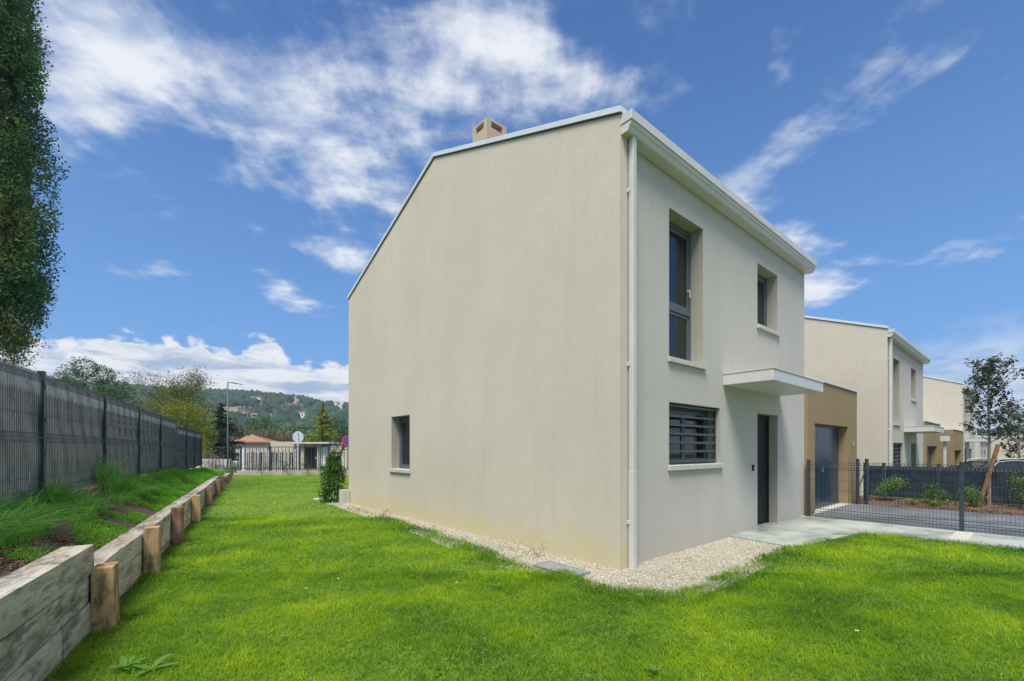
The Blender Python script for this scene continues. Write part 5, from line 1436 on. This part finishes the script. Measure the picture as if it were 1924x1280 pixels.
# shelter with flat roof
Ys_ = 44
sh = empty('shelter', at(562, Ys_, GROUND)); tag(sh, 'small flat roofed shelter with dark doorway beyond the railing', 'shelter')
x_ = lambda p: at(p, Ys_)[0] - sh.location.x
hz = zat(834, Ys_) - GROUND
MB().box(x_(554), x_(622), -.5, 3, hz, hz + .14).build('roof', plain('pale_slab', (.60, .58, .52), .85), sh, bevel=.02)
MB().box(x_(562), x_(571), 0, .4, 0, hz - .002).build('pillar', pale, sh); MB().box(x_(595.5), x_(600), 0, .4, 0, hz - .002).build('pillar', pale, sh)
MB().box(x_(571), x_(617), 2.0, 2.2, 0, hz - .002).build('back_wall', pale, sh)
dd = MB().box(x_(572.5), x_(594.5), .2, .26, 0, hz - .3).build('door', M['door'], sh)
MB().box(x_(591), x_(593), .16, .198, 1.0, 1.15).build('handle', M['white_metal'], dd)
MB().box(x_(600.5), x_(614.5), .3, .36, .3, hz - .35).build('white_panel', plain('white_board', (.7, .72, .75), .6), sh)
MB().box(x_(617), x_(655), .0, 2.9, 0, zat(838, Ys_) - GROUND).build('side_wall', pale, sh)

# ================================================================ HILL WOOD AND HOUSES
def on_hill(px, py):
    """distance along the line of sight where the slope is met"""
    Yv = np.arange(175, 640, 1.0); Xv = (px - 962) / 847 * Yv; need = zat(py, Yv); h = hill_h(Xv, Yv)
    k = np.flatnonzero(h >= need); Y_ = float(Yv[k[0]]) if len(k) else 620.0
    X_ = (px - 962) / 847 * Y_; return X_, Y_, float(hill_h(X_, Y_))
r_ = np.random.default_rng(404)
def ico():
    bm = bmesh.new(); bmesh.ops.create_icosphere(bm, subdivisions=2, radius=1); V = np.array([v.co[:] for v in bm.verts]); F = np.array([[v.index for v in f.verts] for f in bm.faces]); bm.free(); return V, F
IV, IF = ico()
def wood(name, label, rmin, rmax, n, ylo=190, yhi=632, szk=1.0, clear=True):
    Yq = r_.uniform(ylo ** 2, yhi ** 2, n) ** .5; Rq = r_.uniform(rmin, rmax, n); Xq = Rq * Yq; Zq = hill_h(Xq, Yq)
    px = 962 + 847 * Rq; py = 844 - (Zq - 1.5) * 847 / Yq
    dn = vnoise(Xq, Yq, 28, 95) * .6 + vnoise(Xq, Yq, 75, 96) * .6
    scar = ((np.abs(px - 530) < 48) & (np.abs(py - 767 + (px - 530) * .02) < 5.0)) | ((np.abs(px - 455) < 26) & (np.abs(py - 774) < 9))
    k = np.where(scar, dn > .78, dn > .34) if clear else dn > -1
    for hx, hy, hw_ in ((489, 757, 9), (465, 785, 6), (487, 786, 6), (573, 786, 9), (630, 762, 8), (643, 765, 7), (562, 760, 4), (540, 767, 12)): k &= ~((np.abs(px - hx) < hw_) & (py > hy - 2) & (py < hy + 10))
    Xq, Yq, Zq = Xq[k], Yq[k], Zq[k]; n = len(Xq)
    sz = r_.uniform(2.2, 4.6, n) * szk; sq = r_.uniform(.75, 1.25, n)
    Vb = IV[None] * (1 + .26 * r_.normal(size=(n, len(IV), 1))) * np.stack([sz, sz, sz * sq], 1)[:, None, :] + np.stack([Xq, Yq, Zq + sz * .55], 1)[:, None, :]
    Fb = IF[None] + (np.arange(n) * len(IV))[:, None, None]
    rn = np.repeat(r_.random(n), len(IF)) * .75 + .25 * r_.random(n * len(IF))
    tag(np_mesh(name, Vb.reshape(-1, 3), Fb.reshape(-1, 3), M['hillleaf'], rn), label, 'wood', kind='stuff')
wood('hill_forest', 'dark pine wood covering the limestone hill behind the garden', -1.0, -.33, 2600)
wood('far_wood', 'green wood on the low rise behind the far houses on the right', 1.0, 1.22, 260, 200, 560)
hw = plain('hill_house_wall', (.74, .69, .60), .9, 0, .1, .2); hwr = plain('hill_roof', (.34, .19, .13), .9, 0, .2, .2)
for i, (px, py, w, h, d, lb) in enumerate(((489, 757, 11, 4.2, 8, 'long white house on the upper wooded slope of the hill'), (465, 785, 5.5, 2.6, 5, 'small white house low on the hill, left of the pair'), (487, 786, 5, 2.6, 5, 'small white house low on the hill, right of the pair'),
                                           (573, 786, 9, 4.5, 7, 'square beige house in the wood above the golden conifer'), (630, 762, 9, 5.5, 8, 'stone house on the hill crest next to the gable edge'), (643, 765, 7, 4, 7, 'smaller stone house on the hill crest nearest the gable edge'))):
    X_, Y_, Z_ = on_hill(px, py + 1); k = Y_ / 600 * 1.35; w *= k; h *= k; d *= k
    root = empty('hill_house', (X_, Y_ - 6, Z_ - 1)); tag(root, lb, 'house', 'houses on the hill')
    MB().box(-w / 2, w / 2, -d / 2, d / 2, -2, h + 1.5).build('wall', hw, root)
    MB().extrude([(-w / 2 - .3, -d / 2 - .3, h + 1.5), (-w / 2 - .3, 0, h + 2.6), (-w / 2 - .3, d / 2 + .3, h + 1.5)], (w + .6, 0, 0)).build('roof', hwr, root)
    for q in (-.28, 0, .28): MB().box(w * q - .45, w * q + .45, -d / 2 - .06, -d / 2 - .01, h * .4 + 1, h * .4 + 2.3).build('window', M['door'], root)
X_, Y_, Z_ = on_hill(562, 760)
rt = empty('ruined_tower', (X_, Y_ - 4, Z_)); tag(rt, 'small ruined stone tower on the bare crest of the hill', 'tower')
MB().prism([(-2, -2), (2, -2), (1.8, 2), (-1.9, 2)], -2, 5).prism([(-2, -2), (-.6, -2), (-.7, 2), (-1.9, 2)], 5.01, 8).build('masonry', plain('ruin_stone', (.42, .34, .25), .95, 0, .2, .5), rt)
for i, (px, py, L_) in enumerate(((512, 769, 22), (540, 768, 26), (553, 765, 14), (470, 772, 16))):
    X_, Y_, Z_ = on_hill(px, py); b = MB(); r2 = random.Random(i)
    for k in range(9):
        x = -L_ / 2 + L_ * k / 9; b.prism([(x, -2), (x + L_ / 8, -2 + r2.uniform(-1, 1)), (x + L_ / 9, 3), (x, 3)], -3, r2.uniform(1.0, 4.2))
    o = b.build('rock_outcrop', M['hill'], None, bevel=.2, loc=(X_, Y_ - 3, Z_)); tag(o, ('pale limestone outcrop left of centre on the hill', 'broad pale limestone outcrop below the ruined tower', 'pale limestone outcrop just under the ruined tower foot', 'grey limestone outcrop low behind the street lamp')[i], 'rock')

# ================================================================ CAR behind the screen fence
def car():
    root = empty('parked_car', at(1856, 19.5, -.40), R(-3)); tag(root, 'dark estate car with silver roof rails parked behind the screen fence', 'car')
    pt = plain('dark_blue_paint', (.02, .028, .04), .22, .3, .05, 2); L = 4.7; W = .9
    prof = [(-2.35, .35), (-2.33, .75), (-2.2, .92), (-1.35, 1.0), (-.55, 1.02), (2.2, 1.02), (2.33, .9), (2.36, .4)]
    b = MB()
    low = [(x, .28) for x, _ in (prof[0], prof[-1])]
    rings = []
    for y, ins in ((-W, .06), (-W + .05, 0), (W - .05, 0), (W, .06)): rings.append([(x * (1 - ins * .04), y, z - ins * (.4 if z > .5 else 0)) for x, z in [(-2.30, .25)] + prof + [(2.30, .25)]])
    n = len(rings[0])
    for r0, r1 in zip(rings[:-1], rings[1:]):
        for k in range(n): b.quad(r0[k], r1[k], r1[(k + 1) % n], r0[(k + 1) % n])
    b.poly(rings[0]); b.poly(list(reversed(rings[-1])))
    b.build('body', pt, root, bevel=.02, weld=True)
    top = [(-.95, 1.02, .84), (-.25, 1.38, .68), (.25, 1.455, .64), (1.0, 1.46, .63), (1.7, 1.42, .64), (2.05, 1.33, .66), (2.30, 1.02, .82)]
    g = MB()
    for (xa, za, wa), (xb, zb, wb) in zip(top[:-1], top[1:]):
        for s_ in (-1, 1):
            lo0 = (xa, s_ * .85, 1.02); lo1 = (xb, s_ * .85, 1.02); g.quad(lo0, lo1, (xb, s_ * wb, zb - .05), (xa, s_ * wa, max(1.02, za - .05)))
    g.quad((-.95, -.84, 1.02), (-.95, .84, 1.02), (-.25, .68, 1.34), (-.25, -.68, 1.34)); g.quad((2.3, -.82, 1.02), (2.3, .82, 1.02), (2.05, .66, 1.29), (2.05, -.66, 1.29))
    g.build('window_glass', M['glass'], root)
    rf_ = MB(); rt_ = top[1:6]
    for (xa, za, wa), (xb, zb, wb) in zip(rt_[:-1], rt_[1:]): rf_.extrude([(xa, -wa, za - .06), (xa, -wa + .08, za), (xa, wa - .08, za), (xa, wa, za - .06)], (xb - xa, 0, 0)) if False else [rf_.quad((xa, -wa, za - .06), (xb, -wb, zb - .06), (xb, -wb + .1, zb), (xa, -wa + .1, za)), rf_.quad((xa, -wa + .1, za), (xb, -wb + .1, zb), (xb, wb - .1, zb), (xa, wa - .1, za)), rf_.quad((xa, wa - .1, za), (xb, wb - .1, zb), (xb, wb, zb - .06), (xa, wa, za - .06))]
    rf_.build('roof', pt, root, smooth=True, weld=True)
    for s_ in (-1, 1):
        MB().tube([(-.25, s_ * .66, 1.40), (-.1, s_ * .62, 1.475), (.9, s_ * .60, 1.50), (1.75, s_ * .61, 1.47), (1.95, s_ * .64, 1.38)], .018, 6).build('roof_rail', M['white_metal'], root, smooth=True)
        for x in (-.35, .55, 1.45): MB().bar((x, s_ * .855, 1.02), (x + .05, s_ * .67, 1.40), .06, .02).build('pillar', pt, root)
        MB().tube([(-.75, s_ * .87, 1.04), (-.3, s_ * .74, 1.36), (.3, s_ * .70, 1.42), (1.6, s_ * .70, 1.38), (2.1, s_ * .76, 1.2)], .014, 5).build('window_trim', M['white_metal'], root, smooth=True)
    for x in (-1.45, 1.45):
        for s_ in (-1, 1):
            w = MB().tube([(x, s_ * .72, .32), (x, s_ * .91, .32)], .32, 24).build('wheel', M['black'], root); MB().tube([(x, s_ * .90, .32), (x, s_ * .925, .32)], .21, 16).build('rim', M['steel'], w)
    for s_ in (-1, 1): MB().box(-2.37, -2.28, s_ * .75 - .14, s_ * .75 + .14, .66, .8).build('headlight', M['white_metal'], root, bevel=.01)
    for s_ in (-1, 1): MB().box(-.62, -.5, s_ * .98 - .1, s_ * .98 + .1, 1.03, 1.14).build('mirror', pt, root, bevel=.02)
car()

# ================================================================ AIR
hz_ = MB().box(-1150, 1150, -120, 1500, GROUND - 12, 100).build('haze', None)
hm = bpy.data.materials.new('pale_air'); hm.use_nodes = True; hn = hm.node_tree; hn.nodes.clear()
ho = hn.nodes.new('ShaderNodeOutputMaterial'); hv = hn.nodes.new('ShaderNodeVolumePrincipled')
hv.inputs['Color'].default_value = (.80, .88, 1.0, 1); hv.inputs['Density'].default_value = .0004; hv.inputs['Anisotropy'].default_value = .2
hn.links.new(hv.outputs[0], ho.inputs['Volume']); hz_.data.materials.append(hm); tag(hz_, kind='stuff')
